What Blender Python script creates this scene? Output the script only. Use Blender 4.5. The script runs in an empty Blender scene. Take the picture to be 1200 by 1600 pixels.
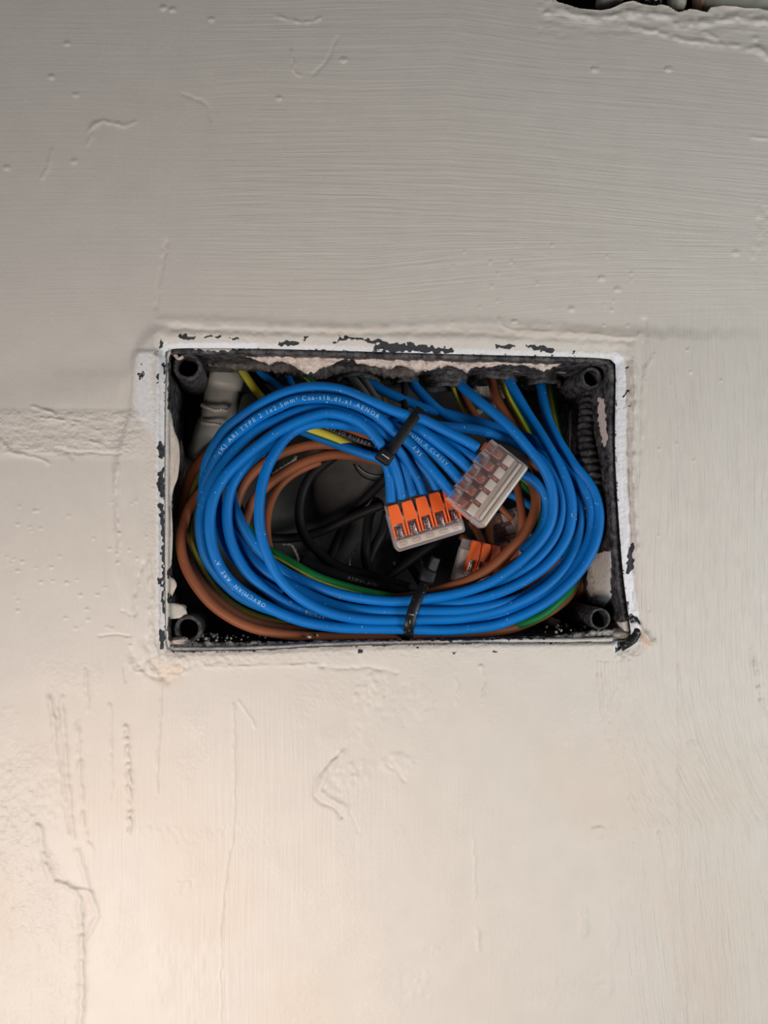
import bpy, bmesh, math, random
import numpy as np
from mathutils import Matrix, Vector
rng = np.random.default_rng(7)
random.seed(7)
sc = bpy.context.scene
COL = sc.collection

# ------------------------------------------------------------------ camera
F = 1386.0                       # focal length in pixels of the 1200 x 1600 frame
DIST = 0.33                      # metres from lens to wall plane (wall is Y = 0, +Y goes into it)
CAMP = np.array([0.0, -DIST, 1.30])
n_ = np.array([-200 / F, -50 / F, -1.0]); n_ /= np.linalg.norm(n_)
z_ = np.array([0, 1.0, 0]) - n_[1] * n_; z_ /= np.linalg.norm(z_)
x_ = np.cross(n_, z_)
RW = np.array([x_, n_, z_])      # camera vector -> world vector
cam = bpy.data.cameras.new('camera')
camo = bpy.data.objects.new('camera', cam); COL.objects.link(camo)
m4 = Matrix.Identity(4)
for i in range(3):
    for j in range(3):
        m4[i][j] = RW[i][j]
    m4[i][3] = CAMP[i]
camo.matrix_world = m4
cam.sensor_fit = 'VERTICAL'; cam.sensor_height = 32.0; cam.sensor_width = 24.0
cam.lens = 32.0 * F / 1600.0
cam.clip_start = 0.01; cam.clip_end = 50
sc.camera = camo

# ------------------------------------------------------------------ world + lights
w = bpy.data.worlds.new('world'); sc.world = w; w.use_nodes = True
bg = w.node_tree.nodes['Background']
bg.inputs[0].default_value = (0.95, 0.96, 1.0, 1); bg.inputs[1].default_value = 0.025

def area(name, loc, target, sx, sy, power, col):
    l = bpy.data.lights.new(name, 'AREA'); l.shape = 'RECTANGLE'; l.size = sx; l.size_y = sy
    l.energy = power; l.color = col
    o = bpy.data.objects.new(name, l); COL.objects.link(o)
    o.location = loc
    d = Vector(target) - Vector(loc)
    o.rotation_euler = d.to_track_quat('-Z', 'Y').to_euler()
    return o
area('left_window_light', (-0.95, -0.40, 0.98), (0.10, 0, 1.25), 0.40, 0.45, 4.1, (0.78, 0.88, 1.0))
area('room_light', (-0.11, -0.26, 1.11), (0.13, 0.0, 1.17), 0.10, 0.09, 1.06, (1.0, 0.86, 0.79))
area('right_fill_light', (0.50, -0.38, 1.20), (0.05, 0.0, 1.22), 0.20, 0.24, 2.4, (0.91, 0.97, 1.0))  # added cool fill to balance the right side, not a known window
sc.view_settings.view_transform = 'Standard'
sc.view_settings.look = 'None'
sc.view_settings.gamma = 1.0
sc.view_settings.use_curve_mapping = False
sc.view_settings.exposure = -0.10
sc.cycles.max_bounces = 8
sc.cycles.transparent_max_bounces = 24

# ------------------------------------------------------------------ geometry of the picture
def P(px, py, d=0.0):
    """point of the place seen at pixel (px,py), d millimetres behind the wall plane"""
    px = np.asarray(px, float); py = np.asarray(py, float); d = np.asarray(d, float)
    px, py, d = np.broadcast_arrays(px, py, d)
    v = np.stack([(px - 600) / F, (800 - py) / F, -np.ones_like(px)], -1) @ RW.T
    t = (d / 1000.0 - CAMP[1]) / v[..., 1]
    return CAMP + v * t[..., None]
def proj(p):
    c = (np.asarray(p) - CAMP) @ RW
    return 600 + F * c[..., 0] / -c[..., 2], 800 - F * c[..., 1] / -c[..., 2]

def hash2(ix, iy, seed):
    h = (ix.astype(np.int64) * 374761393 + iy.astype(np.int64) * 668265263 + seed * 974634777) & 0xffffffff
    h = ((h ^ (h >> 13)) * 1274126177) & 0xffffffff
    return ((h ^ (h >> 16)) & 0xffff) / 32767.5 - 1.0
def vn(x, y, seed=0):
    x = np.asarray(x, float); y = np.asarray(y, float)
    x, y = np.broadcast_arrays(x, y)
    ix = np.floor(x); iy = np.floor(y); fx = x - ix; fy = y - iy
    fx = fx * fx * (3 - 2 * fx); fy = fy * fy * (3 - 2 * fy)
    a = hash2(ix, iy, seed); b = hash2(ix + 1, iy, seed); c = hash2(ix, iy + 1, seed); d = hash2(ix + 1, iy + 1, seed)
    return (a * (1 - fx) + b * fx) * (1 - fy) + (c * (1 - fx) + d * fx) * fy
def fbm(x, y, seed=0, o=4):
    s = 0; a = 1; t = 0
    for k in range(o):
        s = s + a * vn(np.asarray(x) * 2 ** k + 17.3 * k, np.asarray(y) * 2 ** k - 9.1 * k, seed + k); t += a; a *= 0.5
    return s / t
def sst(x, a, b):
    t = np.clip((x - a) / (b - a), 0, 1); return t * t * (3 - 2 * t)
def catmull(pts, step=3.0, closed=False, scale=1.0):
    pts = np.asarray(pts, float); n = len(pts); out = []
    segs = n if closed else n - 1
    for i in range(segs):
        if closed:
            p0, p1, p2, p3 = pts[(i - 1) % n], pts[i], pts[(i + 1) % n], pts[(i + 2) % n]
        else:
            p1, p2 = pts[i], pts[i + 1]
            p0 = pts[i - 1] if i > 0 else 2 * p1 - p2
            p3 = pts[i + 2] if i + 2 < n else 2 * p2 - p1
        L = np.linalg.norm((p2 - p1)[:2] if scale == 1.0 else (p2 - p1)); k = max(2, int(math.ceil(L / step)))
        for j in range(k):
            t = j / k
            out.append(0.5 * ((2 * p1) + (-p0 + p2) * t + (2 * p0 - 5 * p1 + 4 * p2 - p3) * t * t + (-p0 + 3 * p1 - 3 * p2 + p3) * t ** 3))
    if not closed: out.append(pts[-1])
    return np.array(out)
def poly_sd(u, v, poly):
    """signed distance (negative inside) and nearest boundary point"""
    best = np.full(u.shape, 1e9); bx = np.zeros(u.shape); by = np.zeros(u.shape); ins = np.zeros(u.shape, bool)
    n = len(poly)
    for i in range(n):
        x1, y1 = poly[i][:2]; x2, y2 = poly[(i + 1) % n][:2]
        dx, dy = x2 - x1, y2 - y1; L = dx * dx + dy * dy + 1e-9
        t = np.clip(((u - x1) * dx + (v - y1) * dy) / L, 0, 1)
        qx = x1 + t * dx; qy = y1 + t * dy
        d = (u - qx) ** 2 + (v - qy) ** 2
        m = d < best
        best = np.where(m, d, best); bx = np.where(m, qx, bx); by = np.where(m, qy, by)
        if dy != 0:
            c = ((y1 > v) != (y2 > v)) & (u < dx * (v - y1) / dy + x1)
            ins ^= c
    d = np.sqrt(best)
    return np.where(ins, -d, d), bx, by

# ------------------------------------------------------------------ mesh helpers
def mk(name, verts, faces, mats, parent=None, smooth=True, midx=None, recenter=True):
    verts = np.asarray(verts, float).reshape(-1, 3)
    org = np.zeros(3)
    if parent is None and recenter:
        org = (verts.min(0) + verts.max(0)) / 2
    elif parent is not None:
        org = np.array(parent.get('_org', (0, 0, 0)))
    me = bpy.data.meshes.new(name)
    me.from_pydata((verts - org).tolist(), [], [tuple(int(i) for i in f) for f in faces])
    for m in (mats if isinstance(mats, (list, tuple)) else [mats]): me.materials.append(m)
    if smooth: me.polygons.foreach_set('use_smooth', [True] * len(me.polygons))
    if midx is not None: me.polygons.foreach_set('material_index', midx)
    me.update()
    o = bpy.data.objects.new(name, me); COL.objects.link(o)
    if parent is None: o.location = org
    else: o.parent = parent
    o['_org'] = [float(x) for x in org]
    return o
def tag(o, label, cat, group=None, kind=None):
    if label: o['label'] = label
    if cat: o['category'] = cat
    if group: o['group'] = group
    if kind: o['kind'] = kind
    return o
def empty(name, org):
    o = bpy.data.objects.new(name, None); COL.objects.link(o)
    o.location = org; o['_org'] = [float(x) for x in org]; o.empty_display_size = 0.01
    return o
class MB:
    def __init__(s): s.v = []; s.f = []
    def add(s, v, f):
        b = len(s.v); s.v += [tuple(map(float, x)) for x in v]; s.f += [tuple(i + b for i in q) for q in f]
    def box(s, c, ax, ay, az, sx, sy, sz, bev=0.0):
        """rounded box: centre c, unit axes, full sizes; bevelled on all edges"""
        c = np.array(c, float); bm = bmesh.new(); bmesh.ops.create_cube(bm, size=1.0)
        for v in bm.verts: v.co = Vector((v.co.x * sx, v.co.y * sy, v.co.z * sz))
        if bev > 0:
            bmesh.ops.bevel(bm, geom=bm.edges[:], offset=bev, segments=2, profile=0.5, affect='EDGES')
        bm.verts.ensure_lookup_table(); bm.verts.index_update()
        vs = [c + ax * v.co.x + ay * v.co.y + az * v.co.z for v in bm.verts]
        s.add(vs, [[v.index for v in f.verts] for f in bm.faces]); bm.free()
    def tube(s, c, r, n=12, caps=True, ref=None):
        c = np.asarray(c, float); r = np.broadcast_to(np.asarray(r, float), (len(c),))
        v, f = tube_vf(c, r, n, caps, ref); s.add(v, f)
    def build(s, name, mats, parent=None, smooth=True, midx=None):
        return mk(name, np.array(s.v), s.f, mats, parent, smooth, midx)
def frames(c, ref=None):
    c = np.asarray(c, float); T = np.gradient(c, axis=0); T /= np.linalg.norm(T, axis=1)[:, None] + 1e-12
    ref = np.array([0, -1.0, 0]) if ref is None else np.array(ref, float)
    N = ref - (T @ ref)[:, None] * T
    ln = np.linalg.norm(N, axis=1)
    for i in range(len(c)):
        if ln[i] < 0.25:
            q = N[i - 1] if i > 0 else np.array([1.0, 0, 0])
            N[i] = q - (q @ T[i]) * T[i]
    N /= np.linalg.norm(N, axis=1)[:, None] + 1e-12
    B = np.cross(N, T)
    return T, N, B
def tube_vf(c, r, n, caps=True, ref=None):
    T, N, B = frames(c, ref); v = []; f = []
    a = np.arange(n) * 2 * math.pi / n
    for i in range(len(c)):
        v.append(c[i] + r[i] * (np.cos(a)[:, None] * N[i] + np.sin(a)[:, None] * B[i]))
    v = np.concatenate(v)
    for i in range(len(c) - 1):
        for j in range(n):
            k = (j + 1) % n
            f.append((i * n + j, (i + 1) * n + j, (i + 1) * n + k, i * n + k))
    if caps:
        f.append(tuple(range(n))); f.append(tuple((len(c) - 1) * n + j for j in reversed(range(n))))
    return v, f

# ------------------------------------------------------------------ materials
def newmat(name):
    m = bpy.data.materials.new(name); m.use_nodes = True
    nt = m.node_tree; b = nt.nodes['Principled BSDF']; return m, nt, b
def N(nt, typ, **kw):
    n = nt.nodes.new(typ)
    for k, v in kw.items():
        if k in n.inputs: n.inputs[k].default_value = v
        else: setattr(n, k, v)
    return n
def mix(nt, fac, a, b):
    n = nt.nodes.new('ShaderNodeMix'); n.data_type = 'RGBA'
    for s, x in ((0, fac), (6, a), (7, b)):
        if isinstance(x, bpy.types.NodeSocket): nt.links.new(x, n.inputs[s])
        else: n.inputs[s].default_value = x if s == 0 else (*x, 1)
    return n.outputs[2]
def math_(nt, op, a, b=None, c=None, clamp=False):
    n = nt.nodes.new('ShaderNodeMath'); n.operation = op; n.use_clamp = clamp
    for i, x in enumerate((a, b, c)):
        if x is None: continue
        if isinstance(x, bpy.types.NodeSocket): nt.links.new(x, n.inputs[i])
        else: n.inputs[i].default_value = x
    return n.outputs[0]
def ramp(nt, x, a, b):
    n = nt.nodes.new('ShaderNodeMapRange'); n.inputs[1].default_value = a; n.inputs[2].default_value = b
    nt.links.new(x, n.inputs[0]); n.clamp = True; return n.outputs[0]
def noise(nt, scale, detail=3.0, vec=None, rough=0.55):
    n = N(nt, 'ShaderNodeTexNoise'); n.inputs['Scale'].default_value = scale; n.inputs['Detail'].default_value = detail
    n.inputs['Roughness'].default_value = rough
    if vec is None:
        tc = N(nt, 'ShaderNodeTexCoord'); vec = tc.outputs['Object']
    nt.links.new(vec, n.inputs['Vector']); return n.outputs['Fac']
def bump(nt, b, h, strength, dist):
    n = N(nt, 'ShaderNodeBump'); n.inputs['Strength'].default_value = strength; n.inputs['Distance'].default_value = dist
    nt.links.new(h, n.inputs['Height'])
    nt.links.new(n.outputs[0], b.inputs['Normal']); return n
def attr(nt, name):
    n = N(nt, 'ShaderNodeAttribute'); n.attribute_name = name; return n

def wire_mat(name, col, rough=0.52, specks=0.72, speckcol=(0.7, 0.73, 0.75), spec=0.22):
    m, nt, b = newmat(name)
    n1 = noise(nt, 900, 4); s = ramp(nt, n1, specks, specks + 0.02)
    n2 = noise(nt, 60, 2)
    s = math_(nt, 'MULTIPLY', s, ramp(nt, n2, 0.42, 0.6))
    n3 = noise(nt, 35, 3)
    dark = tuple(c * 0.82 for c in col)
    c = mix(nt, ramp(nt, n3, 0.35, 0.65), dark, col)
    c = mix(nt, s, c, speckcol)
    nt.links.new(c, b.inputs['Base Color'])
    b.inputs['Roughness'].default_value = rough
    b.inputs['Specular IOR Level'].default_value = spec
    bump(nt, b, noise(nt, 500, 3), 0.12, 0.0002)
    return m
BLUE = wire_mat('blue_insulation', (0.0, 0.145, 0.47), specks=0.685)
BROWN = wire_mat('brown_insulation', (0.235, 0.074, 0.030))
BLACK = wire_mat('black_insulation', (0.010, 0.010, 0.011), 0.55, 0.78, (0.2, 0.18, 0.16))
GREY = wire_mat('grey_insulation', (0.13, 0.125, 0.12), 0.5, 0.78)
YEL = wire_mat('yellow_stripe', (0.55, 0.47, 0.05)); GRN = wire_mat('green_stripe', (0.006, 0.13, 0.03))
PRINT, nt, b = newmat('pale_print'); b.inputs['Base Color'].default_value = (0.30, 0.50, 0.66, 1); b.inputs['Roughness'].default_value = 0.6
PRINTD, nt, b = newmat('grey_print'); b.inputs['Base Color'].default_value = (0.22, 0.2, 0.19, 1); b.inputs['Roughness'].default_value = 0.6

def plastic_black():
    m, nt, b = newmat('black_plastic')
    n1 = noise(nt, 420, 6, rough=0.75); n2 = noise(nt, 1500, 3)
    c = mix(nt, ramp(nt, n1, 0.42, 0.68), (0.008, 0.008, 0.009), (0.12, 0.115, 0.115))
    c = mix(nt, ramp(nt, n2, 0.68, 0.72), c, (0.32, 0.3, 0.28))
    nt.links.new(c, b.inputs['Base Color']); b.inputs['Roughness'].default_value = 0.42
    bump(nt, b, n1, 0.9, 0.0012); return m
BPLAST = plastic_black()
def simple(name, col, rough=0.5, nscale=300, namp=0.15, bmp=0.2, metal=0.0, bd=0.0003):
    m, nt, b = newmat(name)
    n1 = noise(nt, nscale, 4)
    c = mix(nt, ramp(nt, n1, 0.3, 0.7), tuple(x * (1 - namp) for x in col), tuple(min(1, x * (1 + namp)) for x in col))
    nt.links.new(c, b.inputs['Base Color']); b.inputs['Roughness'].default_value = rough; b.inputs['Metallic'].default_value = metal
    bump(nt, b, n1, bmp, bd); return m
TIE = simple('cable_tie_nylon', (0.008, 0.008, 0.009), 0.55, 900, 0.4, 0.1)
TIE.node_tree.nodes['Principled BSDF'].inputs['Specular IOR Level'].default_value = 0.25
TIESPK = wire_mat('cable_tie_nylon_splashed', (0.008, 0.008, 0.009), 0.4, 0.655, (0.42, 0.40, 0.38))
ORANGE = simple('orange_plastic', (0.80, 0.115, 0.012), 0.42, 200, 0.06, 0.05)
INSERT = simple('grey_insert_plastic', (0.60, 0.54, 0.46), 0.5, 400, 0.08, 0.1)
COPPER = simple('copper_busbar', (0.42, 0.15, 0.10), 0.38, 900, 0.5, 0.5, 0.7)
STEEL = simple('spring_steel', (0.33, 0.25, 0.25), 0.25, 1200, 0.6, 0.6, 0.9)
PLAST = simple('raw_plaster', (0.60, 0.49, 0.42), 0.9, 700, 0.22, 1.0, bd=0.0012)
PALE = simple('pale_grey_plastic', (0.27, 0.27, 0.24), 0.5, 120, 0.06, 0.1)
STRAPM = simple('dusty_clear_strap', (0.42, 0.40, 0.36), 0.5, 900, 0.3, 0.6)
STONE = simple('rough_stone', (0.34, 0.30, 0.28), 0.9, 300, 0.3, 0.9, bd=0.001)
WOOD = simple('dusty_brown_splinter', (0.22, 0.13, 0.09), 0.9, 500, 0.5, 0.8, bd=0.001)
def clear_mat(name, tint, transp):
    m, nt, b = newmat(name)
    out = nt.nodes['Material Output']
    tr = N(nt, 'ShaderNodeBsdfTransparent'); tr.inputs[0].default_value = (*tint, 1)
    b.inputs['Base Color'].default_value = (0.62, 0.55, 0.54, 1); b.inputs['Roughness'].default_value = 0.12
    b.inputs['Specular IOR Level'].default_value = 0.8
    lw = N(nt, 'ShaderNodeLayerWeight'); lw.inputs['Blend'].default_value = 0.32
    f = math_(nt, 'ADD', lw.outputs['Facing'], 1 - transp, clamp=True)
    n1 = noise(nt, 700, 3); f = math_(nt, 'ADD', f, ramp(nt, n1, 0.55, 0.75)) if False else f
    ms = N(nt, 'ShaderNodeMixShader'); nt.links.new(f, ms.inputs[0]); nt.links.new(tr.outputs[0], ms.inputs[1]); nt.links.new(b.outputs[0], ms.inputs[2])
    nt.links.new(ms.outputs[0], out.inputs[0])
    bump(nt, b, noise(nt, 500, 3), 0.35, 0.0006)
    return m
CLEAR = clear_mat('clear_polycarbonate', (0.97, 0.94, 0.93), 0.93)

def paint_mat(name, base, blackbase=False):
    """attributes: R = white paint, G = bare black plastic showing, B = pink plaster; fine brush relief from the attribute fields"""
    m, nt, b = newmat(name)
    a = attr(nt, 'marks'); sep = N(nt, 'ShaderNodeSeparateColor'); nt.links.new(a.outputs['Color'], sep.inputs[0])
    nE = noise(nt, 700, 5, rough=0.65); nM = noise(nt, 90, 3); nF = noise(nt, 2500, 2)
    e = math_(nt, 'MULTIPLY_ADD', nE, 1.3, -0.65)
    def thr(s, wd=0.06):
        q = math_(nt, 'ADD', s, e); return ramp(nt, q, 0.5 - wd, 0.5 + wd)
    if blackbase:
        c = mix(nt, ramp(nt, noise(nt, 300, 5, rough=0.7), 0.42, 0.70), (0.009, 0.009, 0.010), (0.13, 0.12, 0.118))
        c = mix(nt, ramp(nt, nF, 0.68, 0.74), c, (0.30, 0.27, 0.25))
    else:
        c = mix(nt, ramp(nt, nM, 0.3, 0.7), tuple(x * 0.955 for x in base), base)
        warm = attr(nt, 'warm')
        c = mix(nt, warm.outputs['Fac'], c, (0.60, 0.475, 0.36))
    c = mix(nt, thr(sep.outputs[0], 0.35 if not blackbase else 0.12), c, (0.74, 0.745, 0.76) if not blackbase else (0.60, 0.555, 0.50))
    c = mix(nt, thr(sep.outputs[2], 0.08), c, (0.62, 0.50, 0.43))
    c = mix(nt, thr(sep.outputs[1], 0.05), c, (0.02, 0.021, 0.026))
    nt.links.new(c, b.inputs['Base Color'])
    b.inputs['Roughness'].default_value = 0.55 if not blackbase else 0.5
    b.inputs['Specular IOR Level'].default_value = 0.4
    if not blackbase:
        fa = attr(nt, 'stroke'); sp = N(nt, 'ShaderNodeSeparateColor'); nt.links.new(fa.outputs['Vector'], sp.inputs[0])
        sx = N(nt, 'ShaderNodeSeparateXYZ'); nt.links.new(fa.outputs['Vector'], sx.inputs[0])
        fb = attr(nt, 'strokemask'); sy = N(nt, 'ShaderNodeSeparateXYZ'); nt.links.new(fb.outputs['Vector'], sy.inputs[0])
        tc = N(nt, 'ShaderNodeTexCoord'); so = N(nt, 'ShaderNodeSeparateXYZ'); nt.links.new(tc.outputs['Object'], so.inputs[0])
        def strokes(across, along, kac, kal):
            cv = N(nt, 'ShaderNodeCombineXYZ'); nt.links.new(math_(nt, 'MULTIPLY', across, kac), cv.inputs[0]); nt.links.new(math_(nt, 'MULTIPLY', along, kal), cv.inputs[1])
            return noise(nt, 1.0, 3, cv.outputs[0], 0.6)
        h = math_(nt, 'MULTIPLY', strokes(sx.outputs[0], so.outputs[0], 0.22, 22), sy.outputs[0])
        v = math_(nt, 'MULTIPLY', strokes(sx.outputs[1], so.outputs[2], 0.20, 26), sy.outputs[1])
        g = math_(nt, 'MULTIPLY', noise(nt, 650, 4), sy.outputs[2])
        s = math_(nt, 'ADD', math_(nt, 'ADD', h, v), g)
        s = math_(nt, 'ADD', s, math_(nt, 'MULTIPLY', nF, 0.05))
        chip = thr(sep.outputs[1], 0.05)
        s = math_(nt, 'SUBTRACT', s, math_(nt, 'MULTIPLY', chip, 0.8))
        bump(nt, b, s, 1.0, 0.00062)
    else:
        s = math_(nt, 'ADD', nE, math_(nt, 'MULTIPLY', thr(sep.outputs[0], 0.12), 0.8))
        bump(nt, b, s, 0.8, 0.0007)
    return m
WALL = paint_mat('cream_wall_paint', (0.61, 0.56, 0.495))
SHELL = paint_mat('painted_black_box', None, True)

# ------------------------------------------------------------------ the opening of the junction box (pixel outline on the wall plane)
HOLE = catmull([(259, 572), (260, 552), (272, 545), (330, 544), (420, 545), (560, 549), (700, 553), (860, 557), (940, 560), (958, 566), (962, 585),
                (961, 700), (966, 800), (974, 900), (984, 975), (985, 990), (976, 1000), (900, 1003), (770, 1004), (640, 1007), (500, 1011), (400, 1016), (285, 1018),
                (266, 1015), (259, 1003), (257, 900), (257, 800), (257, 680)], 6.0, True)
TOPHOLE = np.array([(858, -90), (860, -6), (872, 3), (886, 7), (905, 13), (925, 15), (940, 16), (958, 12), (975, 4), (990, 1), (1003, 6), (1022, 9), (1034, 7), (1046, 10), (1060, 19),
                    (1068, 17), (1078, 14), (1092, 16), (1104, 19), (1110, 12), (1130, 9), (1150, 10), (1165, 13), (1185, 13), (1210, 18), (1300, 20), (1400, 10), (1420, -90)], float)
REVEAL = 3.2   # mm the plaster rolls back to the box edge

def axis(parts):
    out = []
    for a, b_, s in parts:
        n = max(1, int(round((b_ - a) / s))); out += list(np.linspace(a, b_, n, endpoint=False))
    return out
def stretch(a, s, n, sign):
    o = []; x = a
    for k in range(n):
        s *= 1.22; x += sign * s; o.append(x)
    return o
us = sorted(stretch(0, 2.4, 26, -1)) + axis([(0, 180, 2.4), (180, 1040, 1.7), (1040, 1200, 2.0)]) + [1200] + stretch(1200, 2.4, 26, 1)
vs = sorted(stretch(0, 2.4, 26, -1)) + axis([(0, 490, 2.4), (490, 1060, 1.7), (1060, 1600, 2.4)]) + [1600] + stretch(1600, 2.4, 26, 1)
us = np.array(us); vs = np.array(vs)
U, V = np.meshgrid(us, vs)

def polyline_d(u, v, pts):
    best = np.full(u.shape, 1e9); side = np.zeros(u.shape)
    for (x1, y1), (x2, y2) in zip(pts[:-1], pts[1:]):
        dx, dy = x2 - x1, y2 - y1; L = dx * dx + dy * dy + 1e-9
        t = np.clip(((u - x1) * dx + (v - y1) * dy) / L, 0, 1)
        d = np.hypot(u - x1 - t * dx, v - y1 - t * dy)
        m = d < best; best = np.where(m, d, best)
        side = np.where(m, np.sign(dx * (v - y1) - dy * (u - x1)), side)
    return best, side
HH = np.zeros_like(U)
# broad unevenness of the hand-laid plaster
HH += 0.7 * fbm(U / 330, V / 330, 3, 2) + 0.16 * fbm(U / 90, V / 120, 5, 2) + 0.035 * fbm(U / 22, V / 26, 9, 3)
sdH = np.full(U.shape, 400.0); nxH = U.copy(); nyH = V.copy()
box_m = (U > 60) & (U < 1180) & (V > 360) & (V < 1200)
a_, b_, c_ = poly_sd(U[box_m], V[box_m], HOLE[::2]); sdH[box_m] = a_; nxH[box_m] = b_; nyH[box_m] = c_
# left: upper coat stands proud and rolls back onto the lower coat at a ragged line
Lx = np.interp(U, [-400, 0, 40, 80, 130, 180, 205, 215, 232, 245, 1300], [668, 652, 645, 638, 625, 612, 585, 560, 536, 527, 534]) + 4 * vn(U / 14, 0 * U, 31)
wL = sst(-U, -236, -205)
rampw = np.interp(U, [0, 180, 240, 2000], [88, 70, 26, 26])
wS = 1 - sst(U, 985, 1250)
HH += wS * 1.1 * sst(V, Lx - rampw, Lx) ** 1.4
# ragged band y 640-710 on the left
bandm = wL * sst(V, 636, 650) * (1 - sst(V, 700, 722))
HH += bandm * (0.24 * fbm(U / 26, V / 7, 41, 4) + 0.22 * np.abs(vn(U / 9, V / 6, 44)))
# strip of plaster beside the box on the left
xs = np.interp(V, [540, 560, 640, 720, 900, 1000, 1040], [216, 209, 204, 182, 187, 208, 225])
strip = sst(U, xs - 5, xs + 4) * (1 - sst(U, 246, 252)) * sst(V, 543, 552) * (1 - sst(V, 1010, 1080))
HH += strip * (0.75 + 0.2 * fbm(U / 12, V / 40, 51, 3))
pre = (1 - sst(np.abs(U - (xs - 14)), 0, 16)) * sst(V, 560, 640) * (1 - sst(V, 860, 960))
HH -= 0.35 * pre
# the plaster rolls back into the opening
topw = sst(-V, -560, -545) * (U > 240) * (U < 1005)
rw = sst(U, 955, 975) * sst(V, 545, 565)
lw_ = sst(-U, -262, -250) * (1 - topw)
botw = sst(V, 1000, 1008) * (U < 965)
rollw = 14 - 6 * botw + 20 * topw + 18 * rw - 5 * lw_
t_ = np.clip(1 - sdH / rollw, 0, 1)
leftw = sst(-U, -262, -258) * sst(V, 560, 600)
HH -= (REVEAL - 2.2 * np.clip(botw + leftw, 0, 1)) * np.clip(t_, 0, 1) ** 1.25 * (0.9 + 0.25 * fbm(U / 40, V / 40, 61, 2))
# groove lines right and above the box
def line(pts, wdt, amp, seed=0, rough=0.0, step=False, rs=8):
    global HH
    pts = [tuple(p) for p in catmull(pts, 8.0)] if len(pts) > 2 else pts
    xs_ = [p[0] for p in pts]; ys_ = [p[1] for p in pts]; pad = 4 * wdt + 30
    m = (U > min(xs_) - pad) & (U < max(xs_) + pad) & (V > min(ys_) - pad) & (V < max(ys_) + pad)
    if not m.any(): return
    u = U[m] + 2.0 * vn(U[m] / 9, V[m] / 9, seed + 1); v = V[m] + 2.0 * vn(U[m] / 9, V[m] / 9, seed + 2)
    d, s = polyline_d(u, v, pts)
    a = 1.05 * amp * (1 + rough * vn(U[m] / rs, V[m] / rs, seed + 3))
    g = np.exp(-(d / wdt) ** 2)
    if step: g = g * (s > 0) + (s <= 0) * np.exp(-(d / (wdt * 4)) ** 2)
    HH[m] += a * g
def blob(cx, cy, rx, ry, amp, sc_=8, seed=0, ang=0, base=0.0, sy=None):
    m = (np.abs(U - cx) < 2.2 * max(rx, ry)) & (np.abs(V - cy) < 2.2 * max(rx, ry))
    if not m.any(): return
    ca, sa = math.cos(ang), math.sin(ang)
    du = (U[m] - cx) * ca + (V[m] - cy) * sa; dv = -(U[m] - cx) * sa + (V[m] - cy) * ca
    r = np.hypot(du / rx, dv / ry) + 0.25 * fbm(U[m] / 18, V[m] / 18, seed + 7, 2)
    k = 1 - sst(r, 0.65, 1.05)
    HH[m] += 0.9 * k * (base + amp * fbm(U[m] / sc_, V[m] / (sy or sc_), seed, 3))
line([(270, 512), (400, 518), (560, 520), (700, 520), (860, 528), (985, 532)], 5, -0.5, 1)
line([(250, 500), (400, 505), (560, 512), (700, 505), (820, 508), (960, 520)], 7, 0.35, 2)
line([(780, 500), (800, 515), (900, 520), (985, 528), (1000, 520)], 3, 0.3, 3, 0.6)
line([(1008, 500), (1004, 560), (1000, 640), (996, 720), (993, 760)], 5, -0.45, 4)
line([(990, 560), (992, 640), (990, 720), (992, 800), (996, 860)], 2.4, 0.8, 5, 0.8); line([(979, 575), (981, 680), (984, 780), (988, 880), (990, 950)], 2.4, -0.6, 161, .4)
line([(1018, 560), (1005, 600), (1003, 680)], 4, 0.3, 6)
# left, mid and low features
line([(50, 636), (70, 642), (88, 648)], 2.2, 0.5, 7, .5); line([(65, 652), (90, 655), (122, 660)], 2, .5, 8, .5); line([(0, 690), (12, 700), (15, 705)], 2.5, .5, 9)
line([(140, 688), (160, 695)], 2, .4, 10); line([(88, 700), (105, 706), (113, 716)], 2.5, -.6, 11); line([(10, 705), (60, 716), (75, 725)], 2, .5, 12, .6)
line([(100, 706), (190, 710)], 1.6, -.35, 13)
line([(183, 725), (180, 760), (183, 810), (186, 860)], 2.0, 0.45, 14, .8)
line([(222, 880), (214, 920), (212, 960)], 3.0, -0.55, 15, .5); line([(234, 870), (237, 930), (236, 980), (246, 1025)], 3, .55, 16, .6)
line([(155, 995), (175, 990), (205, 993)], 1.6, -.35, 17); line([(205, 1020), (225, 1048), (250, 1060)], 4, -.6, 18, .5)
line([(225, 1000), (245, 1040), (262, 1065)], 5, -.5, 19, .5); line([(190, 955), (205, 960)], 1.6, -.3, 20)
line([(134, 1045), (135, 1080), (137, 1110)], 2.2, .5, 21, .5); line([(194, 1040), (197, 1065)], 1.8, -.35, 22)
line([(75, 1090), (83, 1120), (86, 1180)], 3, .65, 23, .8); line([(96, 1090), (100, 1150), (105, 1220), (115, 1310)], 2.6, .55, 24, .5); line([(90, 1095), (93, 1160), (100, 1230), (108, 1300)], 2.0, -.5, 25, .5)
line([(120, 1130), (125, 1200), (130, 1290), (145, 1330)], 3, .45, 26, 1.2); line([(172, 1100), (174, 1200), (171, 1250)], 1.8, .35, 27, 1)
line([(197, 1135), (200, 1190), (203, 1240), (203, 1300)], 3.4, .7, 28, 1.4, rs=5)
line([(252, 1065), (250, 1120), (246, 1200), (245, 1240)], 1.5, .35, 29, .5); line([(373, 1095), (400, 1135)], 1.2, .4, 30)
line([(365, 1100), (366, 1240), (362, 1310), (350, 1390), (345, 1470), (345, 1600)], 1.5, .38, 31, .4)
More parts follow.
